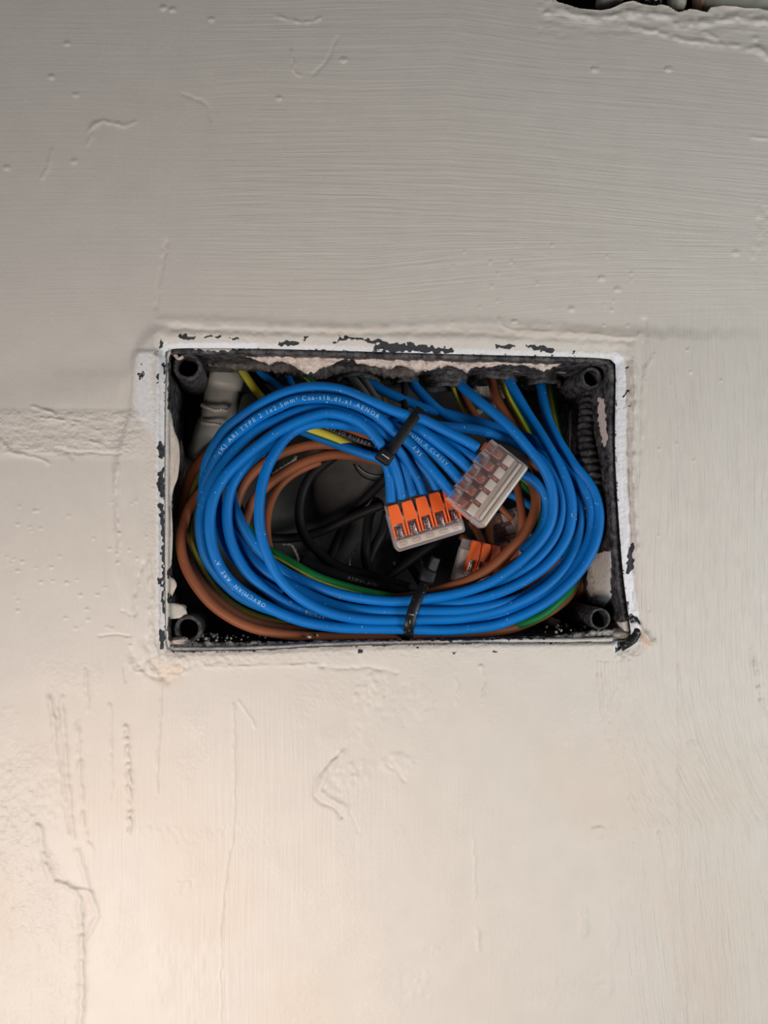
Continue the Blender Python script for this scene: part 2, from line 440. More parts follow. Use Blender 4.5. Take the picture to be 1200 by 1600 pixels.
# the big flake bottom left: rough patch with a proud lip
fx = np.interp(V, [1060, 1150, 1290, 1380, 1440, 1600], [30, 60, 62, 110, 130, 133])
flm = (1 - sst(U, fx - 6, fx + 4)) * sst(V, 1120, 1290)
HH += flm * (0.45 * fbm(U / 11, V / 17, 71, 4)) - 0.3 * flm
flm2 = (1 - sst(U, 85, 120)) * sst(V, 1170, 1210) * (1 - sst(V, 1280, 1330))
HH += flm2 * 0.35 * fbm(U / 7, V / 8, 72, 3)
line([(60, 1290), (78, 1370), (105, 1385), (122, 1402), (127, 1450), (128, 1520), (126, 1600)], 4.5, 1.1, 32, .4)
line([(122, 1390), (140, 1395), (152, 1425)], 2.5, .7, 33); line([(152, 1430), (143, 1450), (135, 1465)], 2.5, .5, 34); line([(140, 1410), (138, 1430), (132, 1450)], 6, -.55, 35)
line([(120, 1330), (146, 1410)], 5, .5, 36)
# hollow scrape at the middle and its crumbs
line([(527, 1180), (508, 1197), (495, 1215), (492, 1240), (500, 1252), (522, 1262), (533, 1275)], 3.2, -.75, 37, .3)
line([(535, 1178), (515, 1200), (503, 1222), (503, 1238), (520, 1250), (538, 1262)], 5, .6, 38, .4)
blob(540, 1215, 62, 24, .5, 9, 80, -0.45, .3); blob(620, 1192, 34, 18, .5, 10, 81, 0.1, .45)
line([(604, 1196), (622, 1203), (632, 1220)], 2.5, -.6, 39); line([(545, 1268), (560, 1300)], 2, -.2, 40)
blob(580, 1075, 34, 36, .45, 6, 82); blob(640, 1100, 60, 40, .30, 7, 83); blob(570, 1130, 40, 60, .2, 8, 84)
line([(710, 1050), (716, 1070), (712, 1100)], 1.8, .4, 42, 1); line([(752, 1040), (757, 1075), (755, 1100)], 2, .5, 43, 1)
line([(500, 1040), (540, 1045), (575, 1042), (620, 1050)], 3, -.4, 44, 1); line([(320, 1042), (420, 1040), (500, 1038)], 2, .3, 45, 1)
# bottom right
blob(935, 1302, 16, 12, .6, 6, 85, 0, .6); blob(975, 1310, 46, 18, .55, 8, 86, .2, .25); blob(1030, 1310, 24, 16, .4, 8, 87, 0, .1); blob(1000, 1370, 40, 80, .22, 7, 88, 0, 0, 16)
blob(912, 1440, 9, 28, .6, 8, 89, 0, .35, 14); blob(958, 1440, 14, 80, .5, 7, 90, 0.03, .15, 16); blob(940, 1540, 20, 35, .45, 7, 91, 0, .1); blob(990, 1520, 12, 24, .5, 8, 92); blob(870, 1545, 40, 50, .2, 9, 93, 0, 0, 20)
blob(650, 1545, 34, 44, .28, 7, 94); blob(680, 1484, 22, 8, .4, 6, 95); blob(1080, 1163, 8, 7, .6, 4, 96, 0, .5); blob(300, 1520, 80, 90, .25, 12, 97, 0, 0, 26); blob(285, 1385, 28, 14, .3, 5, 98, -.6)
blob(345, 1300, 60, 14, .2, 5, 99, -.3); blob(250, 1300, 60, 16, .22, 7, 100, .2)
for k in range(9):
    o = k * 6.0
    line([(934 + o, 1035), (938 + o, 1090), (948 + o * 1.1, 1150), (966 + o * 1.2, 1205), (990 + o * 1.2, 1260), (1008 + o, 1290)], 1.6, .5 * (1 - k * .06), 110 + k, .3)
line([(1060, 1040), (1060, 1200), (1058, 1280), (1066, 1440), (1072, 1600)], 1.7, .5, 120, .3)
line([(1030, 1300), (1040, 1400), (1050, 1480), (1062, 1560)], 2.0, .4, 121, .6)
line([(740, 1310), (742, 1410)], 1.5, .4, 122, .6); line([(745, 1450), (748, 1485)], 2.5, .6, 123, .6)
line([(1180, 1030), (1185, 1070), (1192, 1110)], 3, .6, 124, 1.2, rs=5)
# top
line([(140, 205), (146, 195), (160, 190), (195, 196), (210, 190)], 3, .35, 130, .6); line([(80, 235), (74, 265), (65, 278)], 2.2, .3, 131); line([(138, 225), (142, 212)], 2.5, .3, 132)
line([(455, 78), (460, 110), (470, 118)], 2, .3, 133); line([(430, 25), (480, 35), (500, 28)], 2, .3, 134, .8); line([(285, 148), (320, 160), (330, 188)], 2, -.25, 135)
line([(525, 60), (510, 95), (490, 115)], 3, -.25, 136); line([(260, 380), (248, 440), (245, 480)], 4, -.3, 137)
for (x, y) in [(105, 68), (537, 93), (118, 148), (435, 153), (80, 120), (255, 12), (270, 15), (330, 30), (10, 262), (115, 252), (940, 435), (965, 452), (1150, 395), (1180, 60), (893, 483), (930, 108), (855, 20), (1045, 108), (804, 502)]:
    blob(x, y, 6, 4, .25, 4, int(x), 0, .45)
for (x, y) in [(10 + 300 * random.random(), 770 + 240 * random.random()) for _ in range(60)] + [(1010 + 190 * random.random(), 520 + 500 * random.random()) for _ in range(12)] + [(700 + 300 * random.random(), 380 + 130 * random.random()) for _ in range(24)]:
    if poly_sd(np.array([x]), np.array([y]), HOLE[::4])[0][0] > 18: blob(x, y, 2.6, 2.6, .1, 4, int(x * 7), 0, .15 + .3 * random.random())
# broken edge near the top hole and the right margin
edge_top = np.interp(U, [860, 930, 975, 1003, 1060, 1110, 1200], [8, 20, 10, 14, 24, 20, 20])
tm = (U > 840) * sst(-V, -75, -25)
HH += tm * (0.5 * fbm(U / 22, V / 8, 140, 4)); line([(870, 15), (940, 28), (985, 20), (1040, 24), (1062, 38), (1130, 30), (1200, 34)], 6, .7, 141, .8)
line([(985, 42), (1030, 50), (1070, 62), (1200, 78)], 4, .5, 142, .8); line([(1100, 50), (1120, 60)], 4, .5, 143); line([(1185, 78), (1200, 88)], 5, .9, 144)
blob(1190, 345, 14, 40, .35, 8, 145); blob(1180, 400, 10, 30, .3, 8, 146); line([(1175, 215), (1200, 217)], 2, .4, 147)
# plaster spike at the lower right corner of the box
line([(992, 975), (1004, 988), (1020, 1004)], 4.5, 2.2, 150, .3); blob(1003, 1000, 8, 6, .7, 4, 151, 0, .6); blob(975, 1022, 26, 12, .6, 5, 152)
blob(255, 1040, 55, 22, .7, 7, 153); blob(330, 1032, 50, 10, .4, 6, 154)
near = (sdH > 0) & (sdH < 16)
HH += np.where(near, 0.14 * fbm(U / 5, V / 5, 160, 3), 0)

gvU = np.interp(V, [1000, 1040, 1100, 1160, 1220, 1290, 1600, 2200], [0, 0, 6, 22, 48, 88, 120, 180])
HH += sst(U, 1005, 1060) * sst(V, 470, 560) * 0.085 * (vn((U - gvU) / 6, V / 150, 801) + .7 * vn((U - gvU) / 3.6, V / 90, 802))
HH += (1 - sst(V, 420, 500)) * sst(U, 300, 420) * 0.03 * vn(U / 160, (V - .1 * np.clip(U - 700, 0, 600)) / 5, 803)
# snap the grid to the two openings
def cut(U, V, poly, msk):
    sd = np.full(U.shape, 500.0); bx = U.copy(); by = V.copy()
    a, b, c = poly_sd(U[msk], V[msk], poly); sd[msk] = a; bx[msk] = b; by[msk] = c
    return sd, bx, by
sd1, bx1, by1 = cut(U, V, HOLE, (U > 230) & (U < 1010) & (V > 520) & (V < 1040))
sd2, bx2, by2 = cut(U, V, TOPHOLE, (U > 820) & (U < 1450) & (V < 60) & (V > -130))
sd = np.minimum(sd1, sd2); bx = np.where(sd1 < sd2, bx1, bx2); by = np.where(sd1 < sd2, by1, by2)
strict = sd < -1.3
nr, nc = U.shape
kf = ~(strict[:-1, :-1] | strict[1:, :-1] | strict[:-1, 1:] | strict[1:, 1:])
snap = (np.abs(sd) < 1.3)
U2 = np.where(snap, bx, U); V2 = np.where(snap, by, V)
idx = np.arange(nr * nc).reshape(nr, nc)
quads = np.stack([idx[:-1, :-1], idx[:-1, 1:], idx[1:, 1:], idx[1:, :-1]], -1)[kf]
quads = quads[:, ::-1]
used = np.zeros(nr * nc, bool); used[quads.ravel()] = True
remap = -np.ones(nr * nc, np.int64); remap[used] = np.arange(used.sum())
quads = remap[quads]
PW = P(U2, V2, -HH).reshape(-1, 3)[used]
WORG = PW.mean(0)
me = bpy.data.meshes.new('wall_front')
nv = len(PW); nf = len(quads)
me.vertices.add(nv); me.vertices.foreach_set('co', (PW - WORG).ravel())
me.loops.add(nf * 4); me.loops.foreach_set('vertex_index', quads.ravel().astype(np.int32))
me.polygons.add(nf); me.polygons.foreach_set('loop_start', np.arange(nf, dtype=np.int32) * 4)
me.polygons.foreach_set('use_smooth', np.ones(nf, bool))
me.update(calc_edges=True)
# marks
def polymask(u, v, poly, soft=2.0, wob=1.5, seed=0):
    p = np.array(poly, float); x0, y0 = p.min(0) - 12; x1, y1 = p.max(0) + 12
    out = np.zeros(u.shape); m = (u > x0) & (u < x1) & (v > y0) & (v < y1)
    if m.any():
        uu = u[m] + wob * vn(u[m] / 5, v[m] / 5, seed); vv = v[m] + wob * vn(u[m] / 5, v[m] / 5, seed + 9)
        s = poly_sd(uu, vv, poly)[0]; out[m] = 1 - sst(s, -soft, soft)
    return out
u = U2.ravel()[used]; v = V2.ravel()[used]; s1 = sdH.ravel()[used]
white = np.zeros(nv)
white = np.maximum(white, (1 - sst(s1, 13, 19)) * sst(u, 948, 962) * (v > 550))
white = np.maximum(white, 0.62 * (1 - sst(s1, 10, 18)) * (u < 262) * (1 - 0.3 * (v > 700)))
white = np.maximum(white, np.where(u < 400, .95, .62) * (1 - sst(s1, 5, 12)) * (v < 570))
white = np.maximum(white, polymask(u, v, [(213, 550), (240, 548), (243, 690), (208, 640)], 8) * .55)
white = np.where((v > 1000) & (u < 960), 0.1 * white, white)
chip = np.zeros(nv)
for i, pl in enumerate([
    [(280, 524), (305, 523), (303, 529), (283, 529)], [(320, 524), (345, 523), (345, 526), (322, 527)], [(352, 527), (372, 526), (372, 530), (354, 530)],
    [(436, 534), (455, 530), (468, 536), (466, 541), (440, 540)], [(473, 528), (484, 524), (483, 526), (476, 531)], [(518, 532), (532, 532), (531, 535), (519, 535)],
    [(528, 526), (560, 528), (606, 535), (600, 538), (570, 533), (532, 530)], [(585, 538), (620, 536), (645, 538), (690, 543), (712, 546), (708, 550), (600, 549), (585, 546)],
    [(620, 540), (645, 536), (640, 546), (600, 548)], [(772, 538), (800, 540), (805, 545), (775, 545)], [(820, 537), (850, 540), (868, 547), (862, 550), (828, 544)],
    [(893, 548), (900, 548), (900, 552), (893, 552)], [(249, 530), (252, 530), (252, 548), (249, 548)], [(480, 525), (470, 530), (476, 533)],
    [(980, 855), (988, 850), (990, 880), (984, 902), (979, 885)], [(978, 575), (984, 572), (980, 577)], [(974, 618), (984, 610), (984, 613), (976, 621)], [(972, 636), (985, 632), (985, 634)],
    [(562, 1015), (568, 1013), (567, 1020), (563, 1019)], [(648, 1010), (656, 1010), (655, 1014)], [(700, 1019), (712, 1018), (711, 1020)], [(770, 1016), (779, 1014), (778, 1018)],
    [(220, 568), (222, 568), (222, 573)], [(217, 582), (220, 582), (220, 594), (217, 594)], [(222, 582), (224, 582), (225, 593), (222, 593)], [(254, 570), (258, 570), (257, 583), (254, 582)], [(246, 585), (249, 585), (249, 599), (246, 599)],
    [(246, 696), (252, 690), (257, 700), (257, 720), (250, 716)], [(249, 735), (257, 730), (257, 780), (250, 778), (246, 760)], [(246, 785), (257, 785), (257, 820), (252, 815)], [(252, 815), (258, 815), (258, 900), (254, 900)], [(246, 904), (254, 902), (254, 912), (247, 911)],
    [(253, 900), (258, 900), (258, 960), (254, 955)], [(250, 985), (257, 985), (256, 1015), (252, 1012)], [(958, 1012), (968, 1008), (975, 1012), (965, 1020)], [(823, 998), (880, 999), (870, 1006), (855, 1003)]]):
    chip = np.maximum(chip, polymask(u, v, pl, 3.2, 3.4, 200 + i))
chip = np.maximum(chip, 0.42 * (1 - sst(s1, 1.5, 5.0)) * (0.8 + 0.5 * vn(u / 9, v / 9, 301)))
pink = polymask(u, v, [(500, 517), (540, 520), (535, 524), (500, 523)], 2) * .6
warm = polymask(u, v, [(1000, 985), (1024, 1003), (1012, 1010), (995, 1000)], 3) * .8 + .5 * polymask(u, v, [(240, 1035), (290, 1035), (285, 1070), (250, 1072)], 10, 4) + .35 * polymask(u, v, [(205, 590), (209, 590), (206, 640), (200, 640)], 4)  # spike is yellowish itself; band left of the strip is shade painted in
warm = np.maximum(warm, .30 * polymask(u, v, [(500, 505), (640, 512), (900, 512), (990, 520), (990, 530), (640, 522), (500, 520)], 6, 3))  # band above the box: shade of the slope put into the colour
# warm light from below, painted in as pinker patches low on the wall
warm = np.maximum(warm, 0.25 * sst(fbm(u / 160, v / 200, 77, 2), -0.1, 0.5) * sst(v, 1000, 1300))
ca = me.color_attributes.new('marks', 'FLOAT_COLOR', 'POINT')
arr = np.stack([white, chip, pink, np.ones(nv)], -1); ca.data.foreach_set('color', arr.ravel().astype(np.float32))
wa = me.attributes.new('warm', 'FLOAT', 'POINT'); wa.data.foreach_set('value', np.clip(warm, 0, 1).astype(np.float32))
# brush direction fields (across-stroke coordinates in pixels of wall) and strengths
gv = np.interp(v, [1000, 1040, 1100, 1160, 1220, 1290, 1600, 2200], [0, 0, 6, 22, 48, 88, 120, 180]) * sst(u, 880, 960)
ah = v - 0.10 * np.clip(u - 700, 0, 600) * (1 - sst(v, 330, 420)) + 0.05 * np.clip(u - 560, 0, 600) * sst(v, 350, 400) + 14 * fbm(u / 300, v / 200, 401, 2)
av = u - gv + 9 * fbm(u / 150, v / 300, 402, 2) + 0.10 * np.clip(v - 540, 0, 200) * (-sst(u, 1000, 1060)) * .5
st = me.attributes.new('stroke', 'FLOAT_VECTOR', 'POINT'); st.data.foreach_set('vector', np.stack([ah, av, 0 * u], -1).ravel().astype(np.float32))
mh = 0.34 * (1 - sst(v, 400, 530)) * sst(u, 260, 420) * (0.55 + 0.45 * sst(v, 200, 300)) + 0.12 * (1 - sst(v, 480, 520))
mv = 1.5 * sst(u, 930, 1030) * sst(v, 400, 590) + (0.22 + 0.25 * vn(u / 90, v / 140, 403)) * sst(v, 1040, 1120) * (1 - sst(u, 900, 950)) + 0.35 * (1 - sst(u, 230, 260)) * sst(v, 560, 680) * (1 - sst(v, 1040, 1100)) + 0.3 * (1 - sst(np.abs(u - 240), 60, 120)) * (1 - sst(v, 500, 560))
mv = mv + 0.5 * (1 - sst(np.abs(u - 145), 50, 70)) * (1 - sst(np.abs(v - 610), 18, 36))
mg = 0.10 + 0.9 * (flm.ravel()[used]) * .8 + 0.9 * bandm.ravel()[used] + .5 * (1 - sst(s1, 14, 40)) + 0.35 * sst(fbm(u / 60, v / 70, 404, 2), 0.1, 0.5) * sst(v, 1000, 1060)
sm = me.attributes.new('strokemask', 'FLOAT_VECTOR', 'POINT'); sm.data.foreach_set('vector', np.stack([mh, np.clip(mv, 0, 1.8), np.clip(mg, 0, 1)], -1).ravel().astype(np.float32))
me.materials.append(WALL)
wall = bpy.data.objects.new('wall_front', me); COL.objects.link(wall); wall.location = WORG
tag(wall, 'cream painted plaster wall with brush marks around the open junction box', None, kind='structure')

# plaster thickness of the broken hole at the top, and what lies behind it
def skirt(name, poly, d0, d1, mat, grow=0.0, parent=None):
    c = poly.mean(0); n = len(poly); vv = []; ff = []
    for k, (d, g) in enumerate(((d0, 0.0), ((d0 + d1) / 2, grow * .6), (d1, grow))):
        q = poly + g * (poly - c) / (np.linalg.norm(poly - c, axis=1)[:, None] + 1e-9)
        vv.append(P(q[:, 0] + (1.5 * vn(q[:, 0] / 7, q[:, 1] / 7, 5 + k) if k else 0), q[:, 1], d))
    vv = np.concatenate(vv)
    for k in range(2):
        for i in range(n):
            j = (i + 1) % n; ff.append((k * n + i, k * n + j, (k + 1) * n + j, (k + 1) * n + i))
    return mk(name, vv, ff, mat, parent)
hi = np.interp
tp = catmull(TOPHOLE, 8.0, True)
o = skirt('wall_hole_edge', tp, -0.2, 14, PLAST, 4); tag(o, 'broken plaster edge of the hole at the top of the wall', None, kind='structure')
b3 = MB(); v4 = [P(1105, -120, 12), P(1460, -120, 12), P(1460, 60, 12), P(1105, 60, 12)]
gx, gy = np.meshgrid(np.linspace(1098, 1470, 90), np.linspace(-120, 60, 50))
pp = P(gx, gy, 9 + 1.5 * fbm(gx / 40, gy / 14, 90, 4)).reshape(-1, 3)
ff = [(j * 90 + i, (j + 1) * 90 + i, (j + 1) * 90 + i + 1, j * 90 + i + 1) for j in range(49) for i in range(89)]
OLIVE = simple('old_undercoat', (0.42, 0.40, 0.32), 0.8, 200, 0.12, 0.5)
o = mk('wall_undercoat', pp, ff, OLIVE); tag(o, 'older olive coat of plaster seen through the broken top right edge', None, kind='structure')
DARK, nt, b = newmat('painted_cavity_shade'); b.inputs['Base Color'].default_value = (0.012, 0.009, 0.008, 1); b.inputs['Roughness'].default_value = 0.95  # near-black colour stands in for the shade inside the hole
gx, gy = np.meshgrid(np.linspace(840, 1480, 40), np.linspace(-130, 60, 14))
dd = 45 - 34 * (np.abs((gx - 1160) / 320) ** 8) ; dd = 45 + 3 * fbm(gx / 40, gy / 40, 92, 3)
pp = P(gx, gy, dd).reshape(-1, 3)
ff = [(j * 40 + i, (j + 1) * 40 + i, (j + 1) * 40 + i + 1, j * 40 + i + 1) for j in range(13) for i in range(39)]
o = mk('wall_cavity_shade', pp, ff, DARK); tag(o, 'near black sheet for the shade in the hollow at the top of the wall', None, kind='structure')

def rock(name, cpx, cpy, d, rx, ry, rz, mat, seed, ang=0.0, parent=None, amp=.25, sub=3):
    bm = bmesh.new(); bmesh.ops.create_icosphere(bm, subdivisions=sub, radius=1.0)
    c = P(cpx, cpy, d); vs_ = []; ca, sa = math.cos(ang), math.sin(ang)
    for vtx in bm.verts:
        q = np.array(vtx.co); k = 1 + amp * float(fbm(q[0] * 1.6 + seed, q[1] * 1.6 + q[2] * 1.3, seed, 3))
        x, y, z = q[0] * rx * k, q[1] * ry * k, q[2] * rz * k
        vs_.append(c + np.array([x * ca - z * sa, y, x * sa + z * ca]) / 1000.0)
    bm.verts.index_update(); f = [[q.index for q in fc.verts] for fc in bm.faces]; bm.free()
    return mk(name, np.array(vs_), f, mat, parent)
tag(rock('stone_chip', 953, -2, 9, 7.0, 5, 3.6, STONE, 3, 0.5), 'rounded pale stone lodged in the top hole beside the black gap', 'stone')
tag(rock('plaster_lump', 1056, 2, 8, 3.6, 4, 5.0, OLIVE, 5, 0.3), 'grey green plaster lump in the top hole beside the speckled conduit', 'plaster')
tag(rock('wood_splinter', 1092, -2, 7, 2.8, 3, 7.0, WOOD, 8, 0.05, amp=.4), 'brown crumbling splinter sticking down in the top hole', 'wood')
SPLASH = wire_mat('splashed_black_plastic', (0.014, 0.014, 0.015), 0.5, 0.58, (0.5, 0.48, 0.46))
mb = MB(); c = catmull([(1000, -14, 12), (1020, -8, 11), (1046, -12, 10), (1066, -22, 12)], 4.0); cc = P(c[:, 0], c[:, 1], c[:, 2])
mb.tube(cc, 0.0038 * (1 + .12 * np.sin(np.arange(len(cc)) * 2.2)), 20)
tag(mb.build('corrugated_conduit', SPLASH), 'black conduit splashed with white paint inside the top hole', 'conduit')

# ------------------------------------------------------------------ junction box
box = empty('junction_box', P(620, 1000, 25))
tag(box, 'black plastic junction box sunk in the wall with its lid off and paint smeared edges', 'junction box')
BACK = 52.0
hp = HOLE.copy(); NB = len(hp)
# dense outline
dense = []
for i in range(NB):
    p, q = hp[i], hp[(i + 1) % NB]; k = max(1, int(round(np.linalg.norm(q - p) / 2.2)))
    for j in range(k): dense.append(p + (q - p) * j / k)
dense = np.array(dense); ND = len(dense)
tg = np.roll(dense, -3, 0) - np.roll(dense, 3, 0); tg /= np.linalg.norm(tg, axis=1)[:, None]
inn = np.stack([-tg[:, 1], tg[:, 0]], -1)
cen = dense.mean(0)
if ((cen - dense) * inn).sum() < 0: inn = -inn
W0 = P(dense[:, 0], dense[:, 1], 0.0); Wi = P(dense[:, 0] + inn[:, 0], dense[:, 1] + inn[:, 1], 0.0) - W0
Wi /= np.linalg.norm(Wi, axis=1)[:, None]          # inward unit vector in the wall plane
def ring(d, ins):   # d mm deep, ins mm inward
    q = W0 + Wi * (ins / 1000.0); q = q.copy(); q[:, 1] += d / 1000.0; return q
lipw = 1.2
levels = [(4.4, -1.6), (3.6, -1.2), (2.9, -0.2), (2.9, 0.5), (3.2, lipw)] + [(3.2 + (BACK - 3.2) * t, lipw + 3.0 * t) for t in np.linspace(0.03, 1, 34)]
rings = []
for k, (d, i_) in enumerate(levels):
    r = ring(d, i_)
    dsh = -2.1 * np.clip(sst(dense[:, 1], 998, 1003) * (dense[:, 0] < 960) + sst(-dense[:, 0], -262, -258) * sst(dense[:, 1], 560, 600), 0, 1) * max(0, 1 - max(0, d - 3) / 5)
    r[:, 1] += dsh / 1000
    if k > 2:
        s = np.arange(ND) * 2.2
        r = r + Wi * (0.25 * fbm(s / 30, np.full(ND, d / 6), 500, 3))[:, None] / 1000.0
    rings.append(r)
sv = np.concatenate(rings); sf = []
for k in range(len(levels) - 1):
    for i in range(ND):
        j = (i + 1) % ND; sf.append((k * ND + i, k * ND + j, (k + 1) * ND + j, (k + 1) * ND + i))
shell = mk('box_wall', sv, sf, SHELL, box)
su, svv = proj(sv); sdep = sv[:, 1] * 1000
wm = np.zeros(len(sv)); pm = np.zeros(len(sv)); cm = np.zeros(len(sv))
for i, pl in enumerate([
    [(250, 630), (266, 640), (272, 672), (279, 690), (281, 722), (277, 750), (270, 765), (267, 800), (269, 845), (267, 882), (262, 892), (262, 1012), (250, 1012)],
    [(262, 905), (272, 902), (277, 915), (271, 926), (262, 925)], [(260, 944), (280, 942), (292, 955), (290, 966), (260, 964)],
    [(255, 1000), (300, 1003), (360, 1006), (640, 1004), (790, 999), (900, 996), (990, 985), (990, 1030), (250, 1030)],
    [(255, 535), (330, 535), (400, 536), (398, 545), (370, 545), (355, 548), (320, 548), (300, 544), (280, 538), (268, 546), (262, 570), (262, 640), (252, 640)],
    [(918, 865), (955, 862), (955, 935), (945, 948), (918, 940)], [(925, 983), (950, 972), (992, 972), (990, 1010), (930, 1005)]]):
    wm = np.maximum(wm, polymask(su, svv, pl, 1.2, 2.0, 600 + i))
for i, pl in enumerate([[(934, 618), (944, 625), (949, 690), (943, 700), (935, 660)], [(430, 1005), (560, 1001), (700, 1000), (700, 1006), (430, 1010)]]):
    pm = np.maximum(pm, polymask(su, svv, pl, 1.2, 2.0, 650 + i))
wm = np.where(sdep < 0, .3, wm)
ca = shell.data.color_attributes.new('marks', 'FLOAT_COLOR', 'POINT')
ca.data.foreach_set('color', np.stack([wm, cm, pm, np.ones(len(sv))], -1).ravel().astype(np.float32))
# back panel
bl = ring(BACK - .3, lipw + 2.0)
gx, gz = np.meshgrid(np.linspace(bl[:, 0].min(), bl[:, 0].max(), 60), np.linspace(bl[:, 2].min(), bl[:, 2].max(), 40))
bp = np.stack([gx, np.full(gx.shape, (BACK - .3) / 1000) + 0.0002 * fbm(gx * 60, gz * 60, 12, 2), gz], -1).reshape(-1, 3)
bf = [(j * 60 + i, j * 60 + i + 1, (j + 1) * 60 + i + 1, (j + 1) * 60 + i) for j in range(39) for i in range(59)]
BACKM = simple('scuffed_dark_plastic', (0.060, 0.057, 0.053), 0.6, 110, 0.3, 0.25)
mk('back_panel', bp, bf, BACKM, box)
# moulded circle marks on the back
def ringmark(cx, cy, rpx, a0, a1, name='moulded_ring'):
    a = np.linspace(a0, a1, 40); c = P(cx + rpx * np.cos(a), cy + rpx * np.sin(a), BACK - 1.0)
    v, f = tube_vf(c, np.full(40, 0.00035), 6); mk(name, v, f, STRAPM if name != 'moulded_ring' else BACKM, box)
ringmark(585, 718, 34, 0.6, 2.9); ringmark(487, 805, 9, -1.2, 1.8)
o = MB(); a = np.linspace(0.5, 2.6, 40); cc = P(590 + 36 * np.cos(a), 712 + 32 * np.sin(a), BACK - 1.2); o.tube(cc, 0.00022, 6); o.build('moulded_rim', PALE, box)

def post(cx, cy, d0, ro, ri, name='screw_post', mat=None, keyed=0.0):
    """hollow round screw pillar standing on the back panel, open end to the front"""
    mat = mat or BPLAST
    c = P(cx, cy, d0); n = 40; a = np.arange(n) * 2 * math.pi / n
    ringsp = [(ri * .92, 14), (ri * .96, 6), (ri, 0.9), (ri * 1.04, 0.1), ((ri + ro) / 2, -0.1), (ro * .97, 0.1), (ro, 0.8), (ro * 1.0, 4), (ro * 1.03, 12), (ro * 1.10, 25), (ro * 1.14, BACK - d0)]
    vv = []; 
    for k, (r, dz) in enumerate(ringsp):
        rr = r * (1 + 0.02 * vn(a * 4, np.full(n, dz), 70 + int(cx)))
        vv.append(np.stack([c[0] + rr * np.cos(a) / 1000, np.full(n, c[1] + dz / 1000), c[2] + rr * np.sin(a) / 1000], -1))
    vv = np.concatenate(vv); ff = [tuple(range(n))]
    for k in range(len(ringsp) - 1):
        for i in range(n):
            j = (i + 1) % n; ff.append((k * n + i, (k + 1) * n + i, (k + 1) * n + j, k * n + j))
    return mk(name, vv, ff, mat, box)
post(293, 572, 5, 5.4, 3.7); post(925, 590, 7, 4.3, 3.1); post(938, 967, 5, 4.3, 3.3); post(294, 983, 6, 5.2, 3.6)
# ribs joining posts to the box walls
mb = MB(); X = np.array([1., 0, 0]); Y = np.array([0, 1., 0]); Z = np.array([0, 0, 1.])
for (cx, cy, dx, dz) in [(266, 548, .7, 0), (948, 572, 0, 0), (958, 985, 0, 0), (272, 1000, 0, 0)]:
    cc = P(cx, cy, 22); mb = MB(); mb.box(cc, X, Y, Z, .006, .030, .006, .0005); mb.build('post_web', BPLAST, box)
o = MB(); c = catmull([(262, 545, 6), (272, 553, 5), (279, 560, 4.5), (286, 557, 4)], 2.0); o.tube(P(c[:, 0], c[:, 1], c[:, 2]), 0.0007, 8); o.build('plaster_thread', PLAST, box)
# exposed corner of the plastic rim, lower right
o = MB(); c = catmull([(984, 962, 2.0), (993, 972, 0.5), (997, 983, -0.2), (992, 995, -0.4), (982, 1005, -0.2), (970, 1011, 0.6)], 1.5)
k = np.arange(len(c)); o.tube(P(c[:, 0], c[:, 1], c[:, 2]), 0.00155 * (1 + .15 * vn(k / 3, 0 * k, 8)), 14)
o.build('rim_corner', SPLASH, box)

# plaster squeezed in under the top edge
def ledge(name, xs_, ylow, d0, d1, yfun, mat, parent, seed, up=1):
    x = np.arange(xs_[0], xs_[-1], 1.6); yl = np.interp(x, xs_, ylow) + 2.2 * fbm(x / 6, 0 * x, seed, 3) * up
    prof = [(0, 0.0), (.02, .55), (.12, .95), (.35, 1.0), (.6, .9), (.85, .55), (1, 0)]
    vv = []
    for k, (td, th) in enumerate(prof):
        d = d0 + (d1 - d0) * td + 1.8 * fbm(x / 9, np.full(len(x), k * 1.7), seed + 4, 3)
        yt = yfun(x, d); y = yt + (yl - yt) * th * (1 + .25 * vn(x / 5, np.full(len(x), k * 2.), seed + 8))
        vv.append(P(x, y, d))
    n = len(x); vv = np.concatenate(vv); m = len(prof)
    ff = [(k * n + i, k * n + i + 1, (k + 1) * n + i + 1, (k + 1) * n + i) for k in range(m - 1) for i in range(n - 1)]
    return mk(name, vv, ff, mat, parent)
def ytop(x, d):
    y0 = np.interp(x, [260, 420, 560, 700, 860, 958], [544, 545, 549, 553, 557, 566])
    return 850 - (850 - y0) * (330 / (330 + d)) + 5 + d * 0.25 - 2
def ybot(x, d):
    y0 = np.interp(x, [258, 400, 640, 770, 900, 985], [1018, 1016, 1007, 1004, 1003, 995])
    return 850 + (y0 - 850) * (330 / (330 + d)) - 5 - d * 0.25 + 2
lx = [385, 400, 420, 440, 455, 465, 480, 500, 515, 530, 550, 560, 585, 605, 625, 640, 655, 675, 700, 720, 730, 735, 760, 790, 820, 850, 870, 885]
ly = [558, 563, 569, 564, 568, 577, 583, 577, 571, 564, 562, 568, 573, 576, 570, 577, 582, 577, 572, 575, 584, 575, 573, 570, 571, 580, 572, 566]
ledge('plaster_ledge', lx, ly, 7, 20, ytop, PLAST, box, 700)
DPL = simple('dark_brown_plaster', (0.075, 0.062, 0.055), 0.9, 500, 0.6, 1.0, bd=0.0012)  # very dark brown plaster, also used on two conduit ends
ledge('dark_mortar_ledge', [325, 345, 380, 400, 430, 470, 500, 530, 560, 600, 640, 660, 700], [572, 574, 578, 576, 582, 586, 592, 584, 580, 590, 592, 580, 574], 18, 32, ytop, DPL, box, 720)
BPL = simple('grey_plaster_smear', (0.40, 0.37, 0.33), 0.9, 600, 0.25, 1.0, bd=0.0012)
